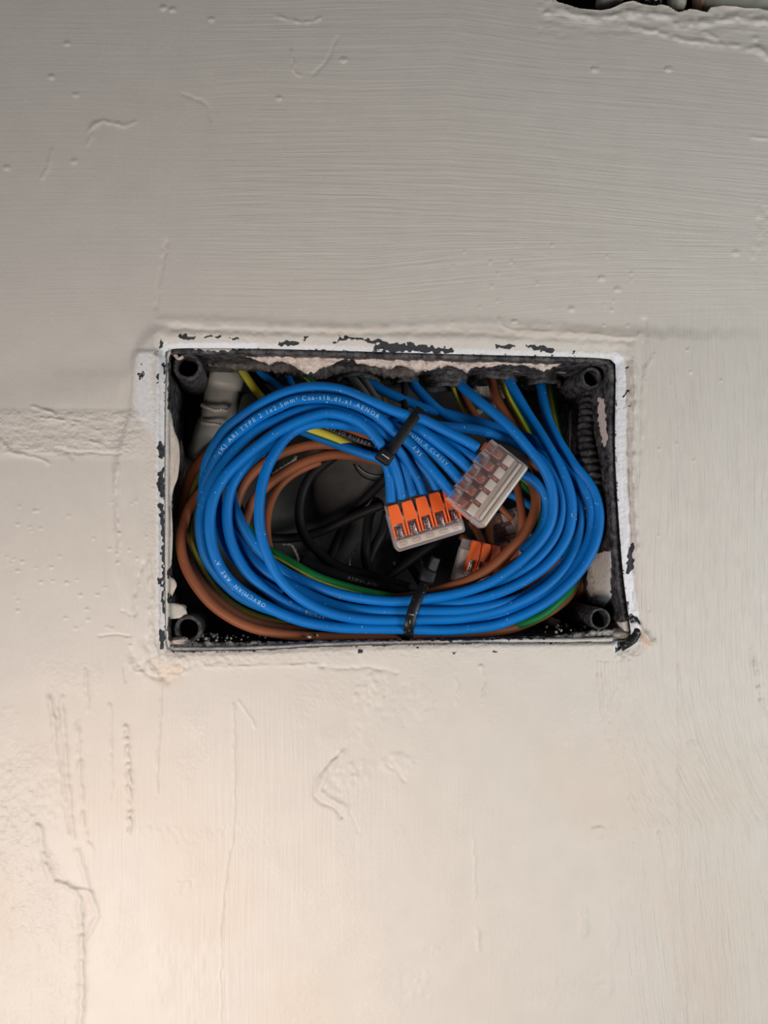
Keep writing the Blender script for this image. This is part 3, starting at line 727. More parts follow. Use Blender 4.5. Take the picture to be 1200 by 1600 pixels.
ledge('plaster_ledge', [266, 290, 340, 400, 520, 640, 760, 860, 930, 980], [1000, 1002, 1003, 1003, 1001, 999, 997, 994, 984, 980], 3.6, 16, ybot, BPL, box, 740)
# cement fillets and paint scabs on the walls of the box
for i, (cx, cy, d, rx, ry, rz, an) in enumerate([(958, 990, 8, 7, 6, 2.2, .15), (268, 915, 13, 1.0, 3.6, 3.0, 0), (276, 953, 15, 3.6, 4, 2.6, 0), (276, 1002, 7, 5, 4, 1.6, 0), (775, 612, 44, 10, 2, 3.4, -.1), (775, 632, 46, 2.6, 2, 1.8, 0), (745, 643, 46, 2.6, 2, 1.6, 0), (862, 972, 30, 3.6, 3, 1.8, 0), (283, 740, 34, 1.3, 6, 12, 0)]):
    rock('plaster_lump', cx, cy, d, rx, ry, rz, PLAST if i not in (0, 1, 2) else BPL, 30 + i, an, box, .35)
LPL = simple('cream_plaster_skin', (0.52, 0.46, 0.395), 0.85, 300, 0.1, 0.6, bd=0.0006)
# cement strips down the right
def slab(name, poly, dfun, th, mat, parent, seed):
    p = catmull(poly, 4.0, True); n = len(p); c = p.mean(0)
    rr = [(1.0, 0), (1.0, -th * .6), (.86, -th), (.5, -th * 1.1)]
    vv = []
    for s, o_ in rr:
        q = c + (p - c) * s; d = dfun(q[:, 0], q[:, 1]) + o_ + .3 * vn(q[:, 0] / 5, q[:, 1] / 5, seed)
        vv.append(P(q[:, 0], q[:, 1], d))
    vv = np.concatenate(vv); ff = [(k * n + i, k * n + (i + 1) % n, (k + 1) * n + (i + 1) % n, (k + 1) * n + i) for k in range(3) for i in range(n)]
    ff.append(tuple(3 * n + i for i in range(n)))
    return mk(name, vv, ff, mat, parent)
slab('cement_patch', [(890, 642), (900, 636), (914, 634), (914, 680), (906, 715), (900, 735), (888, 738), (889, 690)], lambda x, y: np.interp(x, [885, 915], [44, 36]), 2.0, simple('dull_cement', (0.20, 0.18, 0.155), .9, 300, .2, .8, bd=.001), box, 5)
slab('cement_patch', [(922, 872), (940, 864), (956, 862), (955, 900), (954, 934), (944, 946), (925, 940), (920, 915)], lambda x, y: np.interp(x, [915, 957], [30, 18]), 1.5, BPL, box, 6)
slab('cement_patch', [(934, 620), (941, 618), (947, 640), (951, 680), (947, 698), (941, 690), (936, 655)], lambda x, y: np.interp(x, [930, 952], [20, 13]), 1.0, PLAST, box, 7)
slab('plaster_skin', [(259, 640), (264, 643), (268, 655), (273, 675), (279, 690), (281, 715), (278, 745), (271, 765), (268, 790), (270, 830), (268, 878), (263, 890), (259, 890)], lambda x, y: 4.2 + 0 * x, 1.0, LPL, box, 8)
slab('plaster_skin', [(258, 895), (266, 902), (273, 906), (276, 916), (270, 925), (262, 935), (263, 1000), (258, 1005)], lambda x, y: 4.2 + 0 * x, .8, LPL, box, 9)
slab('plaster_skin', [(260, 945), (276, 943), (289, 950), (292, 962), (280, 966), (260, 965)], lambda x, y: np.interp(x, [260, 292], [4.5, 8]), .8, LPL, box, 10)
# crumbs
bmv = MB(); 
for k in range(70):
    x = 300 + 230 * random.random() ** 1.3 if k < 50 else 850 + 90 * random.random(); d = 5 + 14 * random.random(); y = float(ybot(np.array([x]), d)[0]) - 8 - 4 * random.random()
    r = (0.25 + 0.75 * random.random() ** 2) / 1000
    bm = bmesh.new(); bmesh.ops.create_icosphere(bm, subdivisions=1, radius=r); c = P(x, y, d)
    bmv.add([c + np.array(q.co) * (0.7 + .6 * random.random()) for q in bm.verts], [[q.index for q in f.verts] for f in bm.faces]); bm.free()
o = bmv.build('plaster_crumbs', BPL); tag(o, 'grey plaster crumbs lying along the bottom of the box', 'debris', kind='stuff')

# ------------------------------------------------------------------ conduit ends in the top wall of the box
CG = 'conduit ends entering through the top of the box'
def conduit_end(cx, ylow, r, label, d=30, mat=BPLAST, seed=0):
    c = P(cx, ylow, d); n = 44; a = np.arange(n) * 2 * math.pi / n; vv = []; rs = []
    zz = np.linspace(0.020, 0, 26)
    for z in zz: rs.append((r * (1 + .05 * math.sin(z * 1000 * 2.1)), z))
    rs.append((r * .96, -0.0003))
    for z in zz[::-1][::4]: rs.append((r * .86, z))
    for k, (rr, z) in enumerate(rs):
        q = rr / 1000 * (1 + .05 * vn(a * 3, np.full(n, z * 300), 40 + seed))
        vv.append(np.stack([c[0] + q * np.cos(a), c[1] + q * np.sin(a), c[2] + z + 0.0008 * vn(a * 2, np.zeros(n), 60 + seed)], -1))
    vv = np.concatenate(vv); ff = []
    for k in range(len(rs) - 1):
        for i in range(n):
            j = (i + 1) % n; ff.append((k * n + i, k * n + j, (k + 1) * n + j, (k + 1) * n + i))
    o = mk('conduit_end', vv, ff, mat); tag(o, label, 'conduit', CG); return o
conduit_end(400, 585, 9, 'dirty conduit end above the leftmost yellow and blue wires', 32, DPL, 1)
conduit_end(470, 586, 7, 'half buried conduit end under the thickest plaster lump of the top edge', 34, DPL, 6)
conduit_end(560, 595, 8.4, 'black conduit end that the two grey wires come out of', 30, BPLAST, 2)
conduit_end(632, 598, 5.5, 'narrow black conduit end above the single thin black wire', 28, BPLAST, 3)
conduit_end(697, 607, 8.8, 'square looking black conduit end left of the hanging plaster drip', 30, BPLAST, 4)
conduit_end(772, 597, 9.2, 'black conduit end with brown, yellow and blue wires coming down', 30, BPLAST, 5)
conduit_end(846, 604, 8.4, 'black conduit end nearest the upper right screw post', 30, BPLAST, 7)

# corrugated conduit down the right wall
ct = empty('corrugated_conduit', P(930, 780, 20)); tag(ct, 'black corrugated conduit running down inside the right wall of the box', 'conduit')
c = catmull([(920, 606, 26), (917, 640, 22), (914, 680, 18), (917, 720, 15), (921, 760, 13.5), (924, 800, 13.5), (927, 840, 15)], 1.2); cc = P(c[:, 0], c[:, 1], c[:, 2])
kk = np.linspace(0, 1, len(cc)); L = np.concatenate([[0], np.cumsum(np.linalg.norm(np.diff(cc, axis=0), axis=1))])
rad = (3.0 + 2.1 * sst(kk, .3, .6) - .8 * sst(kk, .8, 1.0)) / 1000 * (1 + .10 * np.sign(np.sin(L * 1000 * 2 * math.pi / 3.1)) * np.abs(np.sin(L * 1000 * 2 * math.pi / 3.1)) ** .5)
vv, ff = tube_vf(cc, rad, 26); mk('conduit_tube', vv, ff, BPLAST, ct)
mb = MB(); mb.box(P(947, 703, 13), X, Y, Z, .004, .005, .006, .0012); mb.build('clip', BPLAST, ct)
mb = MB(); mb.tube(P(np.array([946, 950, 952, 955]), np.array([693, 694, 700, 710]), np.array([10, 9.5, 9, 9])), .0005, 8); mb.build('clip_edge', STRAPM, ct)
tag(rock('black_putty', 948, 855, 18, 3.0, 4, 12, BPLAST, 21, 0, None, .3), 'rough black lump on the right box wall below the corrugated conduit', 'putty')

# ------------------------------------------------------------------ wires
MM = 1 / 1000.0
def text_on(cc, word, s0, size, mat, parent, r, flip=False, name='printed_lettering', theta0=0.0):
    """lay flat print on the surface of a wire, following it"""
    if flip: cc = cc[::-1]
    L = np.concatenate([[0], np.cumsum(np.linalg.norm(np.diff(cc, axis=0), axis=1))])
    cu = bpy.data.curves.new('t', 'FONT'); cu.body = word; cu.size = size; cu.space_character = 1.4; cu.resolution_u = 2
    ob = bpy.data.objects.new('t', cu); COL.objects.link(ob)
    dg = bpy.context.evaluated_depsgraph_get(); em = ob.evaluated_get(dg).to_mesh()
    tb_ = bmesh.new(); tb_.from_mesh(em)
    for yy in np.arange(-.2, 1.0, .09):      # cut into strips so the glyphs can bend round the wire
        bmesh.ops.bisect_plane(tb_, geom=tb_.verts[:] + tb_.edges[:] + tb_.faces[:], plane_co=(0, yy * size, 0), plane_no=(0, 1, 0))
    tb_.verts.index_update()
    tv = np.array([v.co[:] for v in tb_.verts]); tf = [tuple(v.index for v in p.verts) for p in tb_.faces]; tb_.free()
    ob.evaluated_get(dg).to_mesh_clear(); bpy.data.objects.remove(ob); bpy.data.curves.remove(cu)
    if not len(tv): return
    T, Nn, B = frames(cc)
    s = s0 + tv[:, 0]; up = tv[:, 1] - size * .35
    C = np.stack([np.interp(s, L, cc[:, k]) for k in range(3)], -1); NN = np.stack([np.interp(s, L, Nn[:, k]) for k in range(3)], -1); TT = np.stack([np.interp(s, L, T[:, k]) for k in range(3)], -1)
    NN /= np.linalg.norm(NN, axis=1)[:, None]; UU = np.cross(NN, TT); UU /= np.linalg.norm(UU, axis=1)[:, None]
    th = up / r + theta0
    pv = C + (r + 0.00003) * (np.cos(th)[:, None] * NN + np.sin(th)[:, None] * UU)
    return mk(name, pv, tf, mat, parent, False)

R0 = 2.02
WIRES = {}
def wire(name, pts, mat, label, group, r=R0, stripe=None, cat='wire', twist=0.0, texts=()):
    pts = np.array(pts, float)
    c = catmull(pts, 5.0); 
    cc = P(c[:, 0], c[:, 1], c[:, 2])
    # gentle smoothing
    for _ in range(2):
        cc[1:-1] = 0.25 * cc[:-2] + 0.5 * cc[1:-1] + 0.25 * cc[2:]
    n = 14 if stripe is None else 20
    v, f = tube_vf(cc, np.full(len(cc), r * MM), n)
    mats = [mat]; midx = None
    if stripe is not None:
        a0, a1 = stripe; mats = [GRN, YEL]; midx = []
        for i in range(len(cc) - 1):
            for j in range(n):
                ang = (math.degrees((j + .5) * 2 * math.pi / n) + twist * i / len(cc)) % 360
                lo, hi_ = a0 % 360, a1 % 360
                ins = lo <= ang < hi_ if lo < hi_ else (ang >= lo or ang < hi_)
                midx.append(1 if ins else 0)
        midx += [0, 0]
    o = mk(name, v, f, mats, None, True, midx)
    tag(o, label, cat, group)
    WIRES[label] = cc
    for (word, frac, size, flip, tm) in texts:
        L = np.linalg.norm(np.diff(cc, axis=0), axis=1).sum()
        text_on(cc, word, frac * L, size * MM, tm, o, r * MM, flip)
    return o
GB = 'blue neutral wires coiled in the box'
# top connectors' feeders that sweep round the upper left
wire('blue_wire', [(746, 700, 5), (730, 690, 5), (692, 671, 7), (657, 654, 7.5), (632, 648, 8), (600, 636, 8), (567, 622, 8), (540, 611, 8.5), (517, 606, 9), (483, 605, 9), (450, 612, 9), (417, 626, 9.5), (382, 648, 11), (354, 669, 13), (338, 691, 14), (327, 712, 15), (320, 737, 16), (318, 780, 17), (325, 850, 18), (350, 900, 19)],
     BLUE, 'outermost blue wire of the coil, top of the arc over the upper left', GB)
wire('blue_wire', [(709, 774, 5), (690, 752, 5.5), (667, 725, 7), (648, 702, 8), (632, 686, 8.5), (615, 674, 8.5), (600, 660, 8), (580, 645, 7.5), (550, 631, 7), (522, 624, 7), (500, 622, 7), (470, 624, 7), (450, 629, 7), (407, 650, 7.5), (382, 668, 8), (357, 690, 9), (340, 713, 10), (327, 738, 11), (318, 763, 12), (316, 800, 13), (320, 850, 14), (345, 900, 15), (400, 940, 15), (480, 962, 14)],
     BLUE, 'blue wire with white TYPE 2 lettering across the top of the coil', GB,
     texts=[('(X) ARI TYPE 2 1x2.5mm² Cca-s1b,d1,a1 AENOR', 0.438, 2.4, True, PRINT), ('SKY', 0.10, 2.2, False, PRINT)])
wire('blue_wire', [(662, 772, 15), (655, 752, 14), (642, 730, 13), (627, 708, 11), (607, 689, 9.5), (585, 670, 9), (560, 654, 9), (530, 643, 9), (500, 638, 9), (467, 642, 9), (433, 656, 9), (400, 672, 9), (367, 703, 8), (347, 728, 7.5), (332, 750, 7), (322, 773, 7), (315, 797, 7), (313, 822, 7), (316, 850, 7.5), (323, 873, 8), (335, 892, 9), (350, 910, 10.5), (380, 935, 12), (430, 955, 13), (500, 970, 13), (600, 977, 13), (690, 978, 13)],
     BLUE, 'outermost blue wire down the left side of the coil', GB)
wire('blue_wire', [(628, 780, 15), (625, 760, 14), (618, 735, 12), (608, 712, 9), (597, 697, 7.5), (583, 680, 7), (566, 663, 6.5), (545, 652, 6), (520, 646, 6), (500, 647, 6), (467, 658, 5.5), (433, 675, 5), (400, 699, 4.5), (373, 722, 4), (353, 743, 3.5), (338, 768, 3), (331, 790, 3), (328, 813, 3), (329, 838, 3), (335, 865, 3), (345, 888, 3.3), (358, 906, 3.6), (377, 923, 4), (400, 938, 4), (423, 951, 4), (445, 961, 4.5), (470, 970, 5), (503, 977, 5), (537, 981, 5), (580, 982, 5), (640, 983, 5),
      (683, 985, 5.5), (717, 984, 5.5), (767, 978, 5.5), (797, 969, 5.5), (827, 956, 5.5), (855, 940, 6), (880, 920, 6), (903, 896, 6), (920, 871, 6), (931, 846, 6), (936, 820, 6.5), (936, 797, 7), (930, 773, 8), (918, 752, 9), (900, 731, 10), (886, 710, 12), (872, 688, 14), (858, 660, 18), (849, 627, 23), (845, 597, 28), (845, 575, 30)],
     BLUE, 'brightest blue wire on the left with white upside down lettering, front of the coil', GB,
     texts=[("OBVCMIAN  ARE  A'", 0.597, 2.1, True, PRINT)])
wire('blue_wire', [(655, 660, 13), (625, 652, 13), (590, 650, 12), (550, 656, 12), (510, 655, 12), (470, 665, 11.5), (430, 688, 10.5), (405, 708, 9.5), (390, 722, 9), (372, 743, 8), (361, 764, 7.5), (356, 787, 7.5), (355, 810, 7.5), (358, 835, 7.5), (366, 860, 7.5), (378, 883, 7.5), (394, 903, 7.5), (418, 922, 8), (442, 938, 8), (468, 951, 8.5), (492, 960, 9), (530, 969, 10), (580, 974, 10.5), (640, 974, 10), (700, 974, 9), (740, 969, 8.5), (780, 962, 8), (805, 955, 8), (838, 939, 8), (867, 919, 8.5), (887, 901, 8.5), (905, 876, 8.5), (918, 850, 8.5), (924, 825, 8.5), (924, 800, 8.5), (920, 782, 9), (911, 763, 9.5), (897, 742, 11), (880, 723, 13), (865, 708, 15), (845, 695, 17), (820, 682, 19), (790, 671, 20), (755, 662, 21), (727, 654, 22), (693, 645, 23), (660, 637, 24), (637, 627, 25), (600, 611, 26), (573, 594, 29), (560, 575, 31)],
     BLUE, 'blue wire just inside the brightest one on the left side of the coil', GB,
     texts=[("AENOR", 0.62, 1.9, True, PRINT)])
wire('blue_wire', [(646, 775, 15), (640, 757, 15), (631, 730, 14), (615, 705, 14), (590, 680, 13), (560, 668, 13), (520, 662, 11), (490, 662, 10), (462, 672, 9), (445, 686, 7), (431, 706, 5.5), (418, 730, 4.5), (410, 755, 3.5), (406, 780, 3), (405, 805, 3), (407, 830, 3), (413, 855, 3), (421, 876, 3), (432, 897, 3), (446, 915, 3), (467, 933, 3.4), (492, 948, 3.8), (520, 959, 4), (553, 966, 4.5), (587, 969, 5), (640, 969, 5), (667, 968, 5.5), (717, 966, 6), (767, 957, 6), (805, 944, 6.5), (838, 927, 7), (863, 908, 8), (883, 886, 9), (897, 862, 10), (904, 840, 10.5), (907, 807, 11), (903, 780, 12), (897, 760, 13), (884, 738, 14), (865, 722, 15), (835, 706, 17), (800, 690, 19), (765, 674, 21), (735, 665, 22), (710, 655, 22), (685, 641, 23), (660, 617, 25), (645, 598, 27), (640, 578, 29)],
     BLUE, 'loose blue wire, innermost loop of the coil on the left', GB)
wire('blue_wire', [(704, 560, 33), (712, 585, 29), (720, 602, 24), (732, 613, 20), (750, 628, 15), (783, 655, 10), (808, 680, 7), (834, 711, 5), (850, 733, 4.2), (860, 756, 4), (864, 780, 4), (863, 805, 4), (856, 827, 4), (842, 848, 4), (822, 869, 4), (800, 888, 4.5), (767, 909, 4.5), (733, 922, 4.5), (700, 930, 4.5), (667, 935, 5), (640, 938, 6), (620, 940, 6.5), (587, 938, 7.5), (553, 933, 8.5), (520, 925, 9.5), (487, 913, 10.5), (453, 898, 11.5), (428, 882, 12), (405, 860, 12), (387, 835, 12), (373, 808, 12), (364, 785, 13), (362, 760, 14), (378, 730, 15), (410, 705, 16)],
     BLUE, 'blue wire from the plaster drip to the inside edge of the coil on the right', GB)
wire('blue_wire', [(782, 560, 33), (788, 578, 29), (797, 598, 24), (808, 618, 20), (825, 647, 16), (842, 673, 13), (857, 698, 10.5), (871, 722, 8.5), (884, 748, 7), (892, 775, 6.5), (894, 800, 6.2), (890, 828, 6.2), (880, 851, 6.2), (864, 873, 6.2), (843, 892, 6.2), (813, 911, 6.3), (780, 926, 6.5), (750, 935, 7), (720, 941, 7.5), (690, 944, 8.5), (667, 945, 9.5), (640, 947, 11), (590, 947, 13), (540, 940, 14)],
     BLUE, 'blue wire dropping beside the yellow and green one, second loop on the right', GB)
wire('blue_wire', [(893, 835, 16), (880, 870, 15), (860, 900, 13), (838, 919, 11), (813, 934, 9), (780, 944, 7), (750, 950, 6.2), (717, 954, 6), (680, 955, 6), (640, 955, 6), (600, 955, 6.8), (562, 953, 7.5), (528, 947, 8.5), (495, 935, 9.5), (462, 919, 10), (437, 905, 10.5), (415, 893, 11), (395, 876, 11.5), (380, 857, 12), (368, 838, 13), (358, 812, 15), (352, 785, 16)],
     BLUE, 'blue wire of the second row through the lower cable tie', GB)
wire('blue_wire', [(640, 672, 15), (670, 664, 14), (697, 667, 13), (727, 669, 13), (760, 675, 13), (792, 686, 12.5), (817, 699, 12), (840, 714, 11), (858, 733, 9.5), (871, 757, 8.5), (878, 785, 8), (877, 810, 8), (869, 835, 8), (853, 859, 8), (830, 882, 8), (800, 903, 9), (767, 921, 10), (720, 936, 12), (670, 946, 14)],
     BLUE, 'dark blue wire crossing behind the clear connector then hugging the inner right loop', GB)
wire('blue_wire', [(345, 745, 15), (339, 775, 13.5), (340, 803, 12.5), (344, 830, 12.5), (354, 853, 12.5), (368, 873, 12.5), (395, 897, 13), (440, 927, 14)],
     BLUE, 'shaded blue wire between the two frontmost ones on the left', GB)
wire('blue_wire', [(780, 735, 16), (805, 737, 15), (820, 743, 14), (835, 752, 13), (847, 767, 12.5), (853, 785, 12.5), (852, 810, 12.5), (843, 833, 12.5), (815, 862, 13)],
     BLUE, 'short blue wire emerging right of the clear connector', GB)
wire('blue_wire', [(770, 765, 28), (797, 772, 27), (823, 786, 26), (845, 802, 25), (862, 820, 24)], BLUE, 'deep shaded blue wire behind the two upright brown ones', GB, r=1.7)
wire('blue_wire', [(400, 560, 34), (404, 578, 31), (417, 590, 29), (438, 606, 27), (465, 622, 26), (500, 640, 25)], BLUE, 'thin blue wire at the upper left beside the black and yellow ones', GB, r=1.5)
wire('blue_wire', [(440, 565, 38), (447, 585, 37), (455, 600, 36), (470, 630, 34)], BLUE, 'faint deep blue wire just above the top of the coil', GB, r=1.6)
wire('blue_wire', [(470, 672, 25), (503, 685, 22), (525, 693, 20), (550, 702, 17), (575, 711, 15), (590, 715, 14), (603, 722, 13.5), (608, 740, 14), (610, 760, 14.5), (611, 785, 15)], BLUE, 'blue wire running under the cable tie head to the first orange lever', GB)
wire('blue_wire', [(596, 656, 14), (618, 668, 13), (640, 679, 10), (675, 705, 8), (700, 730, 6), (721, 753, 5)], BLUE, 'blue wire with faint class lettering going to the clear connector', GB, texts=[('ZEUMI X CLASSY', 0.27, 2.1, False, PRINT)])
wire('blue_wire', [(612, 645, 15), (640, 662, 11.5), (655, 670, 8.5), (687, 694, 6.5), (715, 716, 5.5), (735, 735, 5)], BLUE, 'blue wire entering the middle of the clear connector', GB)
wire('blue_wire', [(620, 652, 17), (655, 668, 13), (687, 683, 10), (720, 703, 8), (750, 722, 6)], BLUE, 'blue wire entering the clear connector next to its upper end', GB)
wire('blue_wire', [(610, 680, 16), (630, 700, 15), (655, 725, 14.5), (672, 744, 14.5), (684, 766, 15)], BLUE, 'blue wire going behind to the fourth orange lever', GB)

GN = 'brown live wires in the box'
wire('brown_wire', [(340, 745, 24), (322, 760, 22), (307, 777, 20), (295, 795, 17), (287, 817, 14), (283, 845, 11), (285, 868, 10), (293, 892, 9), (310, 920, 8.5), (333, 946, 8.5), (365, 968, 8.5), (398, 982, 8.5), (430, 989, 8.5), (470, 994, 8.8), (520, 996, 9), (620, 995, 9), (683, 993, 9), (740, 990, 9.5), (780, 985, 10), (810, 978, 12), (850, 960, 14), (885, 935, 19), (900, 905, 28), (895, 870, 38)],
     BROWN, 'outermost brown wire along the left and bottom of the box', GN)
wire('brown_wire', [(345, 690, 34), (315, 718, 30), (296, 747, 26), (286, 780, 23), (284, 815, 19), (288, 850, 15), (297, 880, 13), (312, 908, 12.5), (333, 932, 12.5), (365, 957, 13), (398, 972, 14), (450, 982, 15), (520, 984, 16)],
     BROWN, 'dark brown wire just inside the outermost one at lower left', GN)
wire('brown_wire', [(560, 700, 26), (517, 695, 24), (500, 694, 24), (475, 697, 24), (442, 707, 23), (415, 722, 21), (392, 742, 19), (378, 762, 18), (370, 783, 18), (366, 800, 19)], BROWN, 'upper brown wire of the inner left arc', GN)
wire('brown_wire', [(600, 722, 26), (570, 715, 25), (533, 710, 24), (508, 712, 24), (475, 722, 23), (442, 740, 22), (418, 758, 21), (398, 780, 20), (387, 803, 20), (380, 825, 21)], BROWN, 'middle brown wire of the inner left arc', GN)
wire('brown_wire', [(500, 722, 31), (475, 732, 29), (453, 745, 28), (435, 763, 26), (423, 788, 24), (418, 813, 22), (418, 838, 20), (423, 862, 18), (435, 885, 17)], BROWN, 'innermost thin brown wire of the left arc', GN, r=1.5)
wire('brown_wire', [(600, 700, 20), (567, 679, 18), (542, 667, 17), (513, 659, 16), (475, 659, 16), (440, 668, 16), (410, 680, 17), (380, 705, 20), (350, 740, 24)], BROWN, 'brown wire showing under the upper blue arc', GN)
wire('brown_wire', [(762, 560, 34), (767, 585, 30), (775, 618, 26), (788, 643, 23), (803, 665, 21), (820, 695, 18.5), (835, 725, 17), (848, 755, 17), (856, 790, 18)], BROWN, 'brown wire coming down beside the yellow and green one', GN)
wire('brown_wire', [(715, 590, 36), (722, 613, 34), (734, 636, 32), (750, 662, 30), (770, 690, 30)], BROWN, 'brown wire behind the first blue one from the plaster drip', GN, r=1.7)
wire('brown_wire', [(800, 735, 22), (806, 750, 21), (810, 770, 19), (814, 790, 17), (816, 813, 15.5), (812, 838, 15), (795, 866, 16), (770, 890, 17)], BROWN, 'left one of two upright brown wires beside the clear connector', GN, r=1.7)
wire('brown_wire', [(820, 735, 20), (830, 752, 18), (836, 770, 14), (837, 790, 12), (831, 812, 10.5), (818, 836, 9.5), (797, 858, 8.5), (767, 886, 8), (733, 906, 8), (700, 918, 8.5), (667, 928, 9.5), (640, 933, 10.5), (600, 938, 13)], BROWN, 'right one of two upright brown wires, sweeping in front of the lower connector', GN)
wire('brown_wire', [(875, 870, 15), (862, 892, 14), (847, 908, 13.5), (822, 922, 13), (788, 934, 12.5), (750, 945, 13)], BROWN, 'brown wire peeping between blue loops at lower right', GN)
wire('brown_wire', [(764, 795, 36), (764, 822, 33), (766, 852, 31)], BROWN, 'short upright brown wire above the lower orange levers', GN, r=1.7)
wire('brown_wire', [(735, 815, 34), (746, 832, 32), (756, 856, 30)], BROWN, 'short brown wire right below the first orange connector', GN, r=1.6)
wire('brown_wire', [(720, 838, 33), (732, 845, 31), (738, 862, 29)], BROWN, 'thin brown wire entering the leftmost lower lever', GN, r=1.6)
wire('brown_wire', [(772, 780, 34), (785, 796, 32), (800, 812, 32)], BROWN, 'brown wire passing under the lower edge of the clear connector', GN, r=1.3)
wire('brown_wire', [(922, 862, 34), (917, 890, 36), (912, 915, 38), (900, 938, 40)], BROWN, 'deep brown wire near the lower right screw post', GN, r=2.3)
wire('brown_wire', [(838, 845, 20), (820, 868, 20), (803, 880, 20), (775, 898, 20)], BROWN, 'dark brown wire under the sweeping brown one', GN, r=1.6)

SHADEW = wire_mat('shaded_earth_insulation', (0.20, 0.17, 0.025))  # earth wire colour darkened to olive for the shade deep in the box
GY = 'green and yellow earth wires in the box'
wire('earth_wire', [(368, 558, 35), (377, 578, 31), (390, 597, 28), (407, 620, 25), (440, 648, 22), (475, 667, 19), (500, 676, 18), (527, 686, 18), (550, 695, 19), (590, 705, 21)], None, 'mostly yellow earth wire at the upper left of the coil', GY, stripe=(-50, 75), twist=0, r=1.75)
wire('earth_wire', [(462, 572, 38), (474, 586, 36), (487, 597, 35), (505, 612, 34)], None, 'green earth wire peeping over the top of the blue arc', GY, stripe=(250, 350), r=1.6)
wire('earth_wire', [(592, 580, 38), (596, 602, 36), (602, 624, 35), (610, 645, 34)], None, 'dim yellow earth wire between grey and black wires', GY, stripe=(-60, 60), r=1.0)
wire('earth_wire', [(700, 585, 38), (707, 604, 36), (718, 627, 35), (731, 650, 34), (745, 675, 33)], None, 'olive yellow earth wire left of the first blue one from the drip', GY, stripe=(-70, 70), r=1.3)
wire('earth_wire', [(776, 560, 35), (783, 585, 31), (794, 617, 28), (808, 643, 26), (822, 667, 24), (835, 690, 23), (855, 725, 22), (868, 760, 22)], None, 'yellow and green earth wire between the brown and blue ones at upper right', GY, stripe=(255, 355), r=1.7)
wire('earth_wire', [(853, 570, 34), (857, 600, 31), (863, 630, 28), (869, 660, 25), (876, 685, 23), (888, 715, 22)], None, 'green and yellow earth wire nearest the right wall of the box', GY, stripe=(255, 360), r=1.6)
wire('earth_wire', [(325, 715, 32), (312, 740, 29), (303, 765, 25), (297, 800, 21), (296, 830, 18), (299, 850, 16.5), (307, 874, 15.5), (320, 898, 15), (340, 924, 15), (365, 946, 15), (392, 960, 15), (425, 970, 15.5), (470, 978, 17)], SHADEW, 'earth wire with painted-in shade between brown and blue at lower left', GY, r=1.6)
wire('earth_wire', [(366, 775, 25), (374, 797, 23), (388, 828, 21), (404, 850, 18), (423, 862, 16), (445, 874, 14.5), (487, 898, 13), (520, 911, 12.5), (553, 921, 12), (587, 929, 11.5), (620, 935, 12), (660, 940, 14)], None, 'bright green earth wire with a yellow edge inside the lower coil', GY, stripe=(298, 345), r=1.85)
wire('earth_wire', [(900, 880, 36), (902, 900, 26), (893, 918, 18), (876, 937, 13), (853, 957, 11.5), (828, 970, 11), (803, 978, 11.5), (770, 984, 14)], None, 'green earth wire under the blue coil at lower right', GY, stripe=(200, 230), r=1.75)
wire('earth_wire', [(805, 745, 30), (820, 758, 28), (838, 778, 26), (848, 803, 24), (842, 830, 22), (830, 850, 22)], None, 'short earth wire showing behind the two upright brown ones', GY, stripe=(0, 90), r=1.6)

GK = 'black wires in the box'
wire('black_wire', [(540, 700, 34), (503, 728, 36), (483, 747, 37), (472, 772, 37), (468, 797, 36), (470, 822, 35), (479, 843, 33), (498, 863, 31), (515, 878, 29), (540, 890, 27), (570, 897, 26), (603, 907, 24), (640, 918, 22)], BLACK, 'black wire curving down over the middle of the back panel', GK)
wire('black_wire', [(400, 838, 44), (423, 841, 43), (450, 841, 42), (475, 838, 41), (508, 828, 40), (542, 812, 38), (567, 801, 37), (600, 788, 35)], BLACK, 'black wire crossing the back panel nearly level', GK)
wire('black_wire', [(610, 735, 40), (597, 753, 41), (575, 775, 42), (550, 803, 43), (533, 832, 43), (520, 862, 40), (512, 885, 36)], BLACK, 'black wire slanting down left across the back panel', GK)
wire('black_wire', [(590, 780, 40), (577, 807, 38), (573, 838, 36), (571, 870, 34), (578, 900, 31)], BLACK, 'upright black wire left of the orange connector', GK)
wire('black_wire', [(605, 800, 40), (598, 830, 39), (585, 855, 38), (575, 880, 36)], BLACK, 'black wire hiding behind the left end of the orange connector', GK)
wire('black_wire', [(690, 843, 34), (667, 857, 33), (640, 876, 32), (610, 898, 31), (590, 915, 30)], BLACK, 'black wire running under the orange connector towards the lower tie', GK)
wire('black_wire', [(628, 868, 44), (645, 890, 42), (660, 915, 38)], BLACK, 'black wire behind the lower cable tie head', GK, r=1.7)
wire('black_wire', [(450, 640, 22), (493, 661, 20), (517, 671, 19), (542, 681, 18.5), (567, 691, 18), (583, 698, 18), (610, 712, 19)], BLACK, 'black wire with pale grey lettering under the upper coil', GK, texts=[('MULTI 2O RUBBER 1.5', 0.30, 2.0, False, PRINTD)])
wire('black_wire', [(632, 575, 30), (632, 600, 27), (632, 630, 24), (633, 655, 20)], BLACK, 'straight black wire hanging down to the upper cable tie', GK, r=1.4)
wire('black_wire', [(383, 558, 36), (393, 583, 33), (405, 600, 31), (420, 618, 29), (450, 640, 27)], BLACK, 'black wire between the yellow and thin blue ones at upper left', GK, r=1.7)
wire('black_wire', [(470, 875, 26), (500, 888, 24), (530, 898, 22), (553, 905, 21), (587, 914, 19), (620, 923, 17), (650, 930, 17)], BLACK, 'black wire lying on the bright green earth wire', GK, texts=[('ASMVI-AIRI', 0.42, 1.9, False, PRINTD)])
GG = 'grey wires from the top conduit'
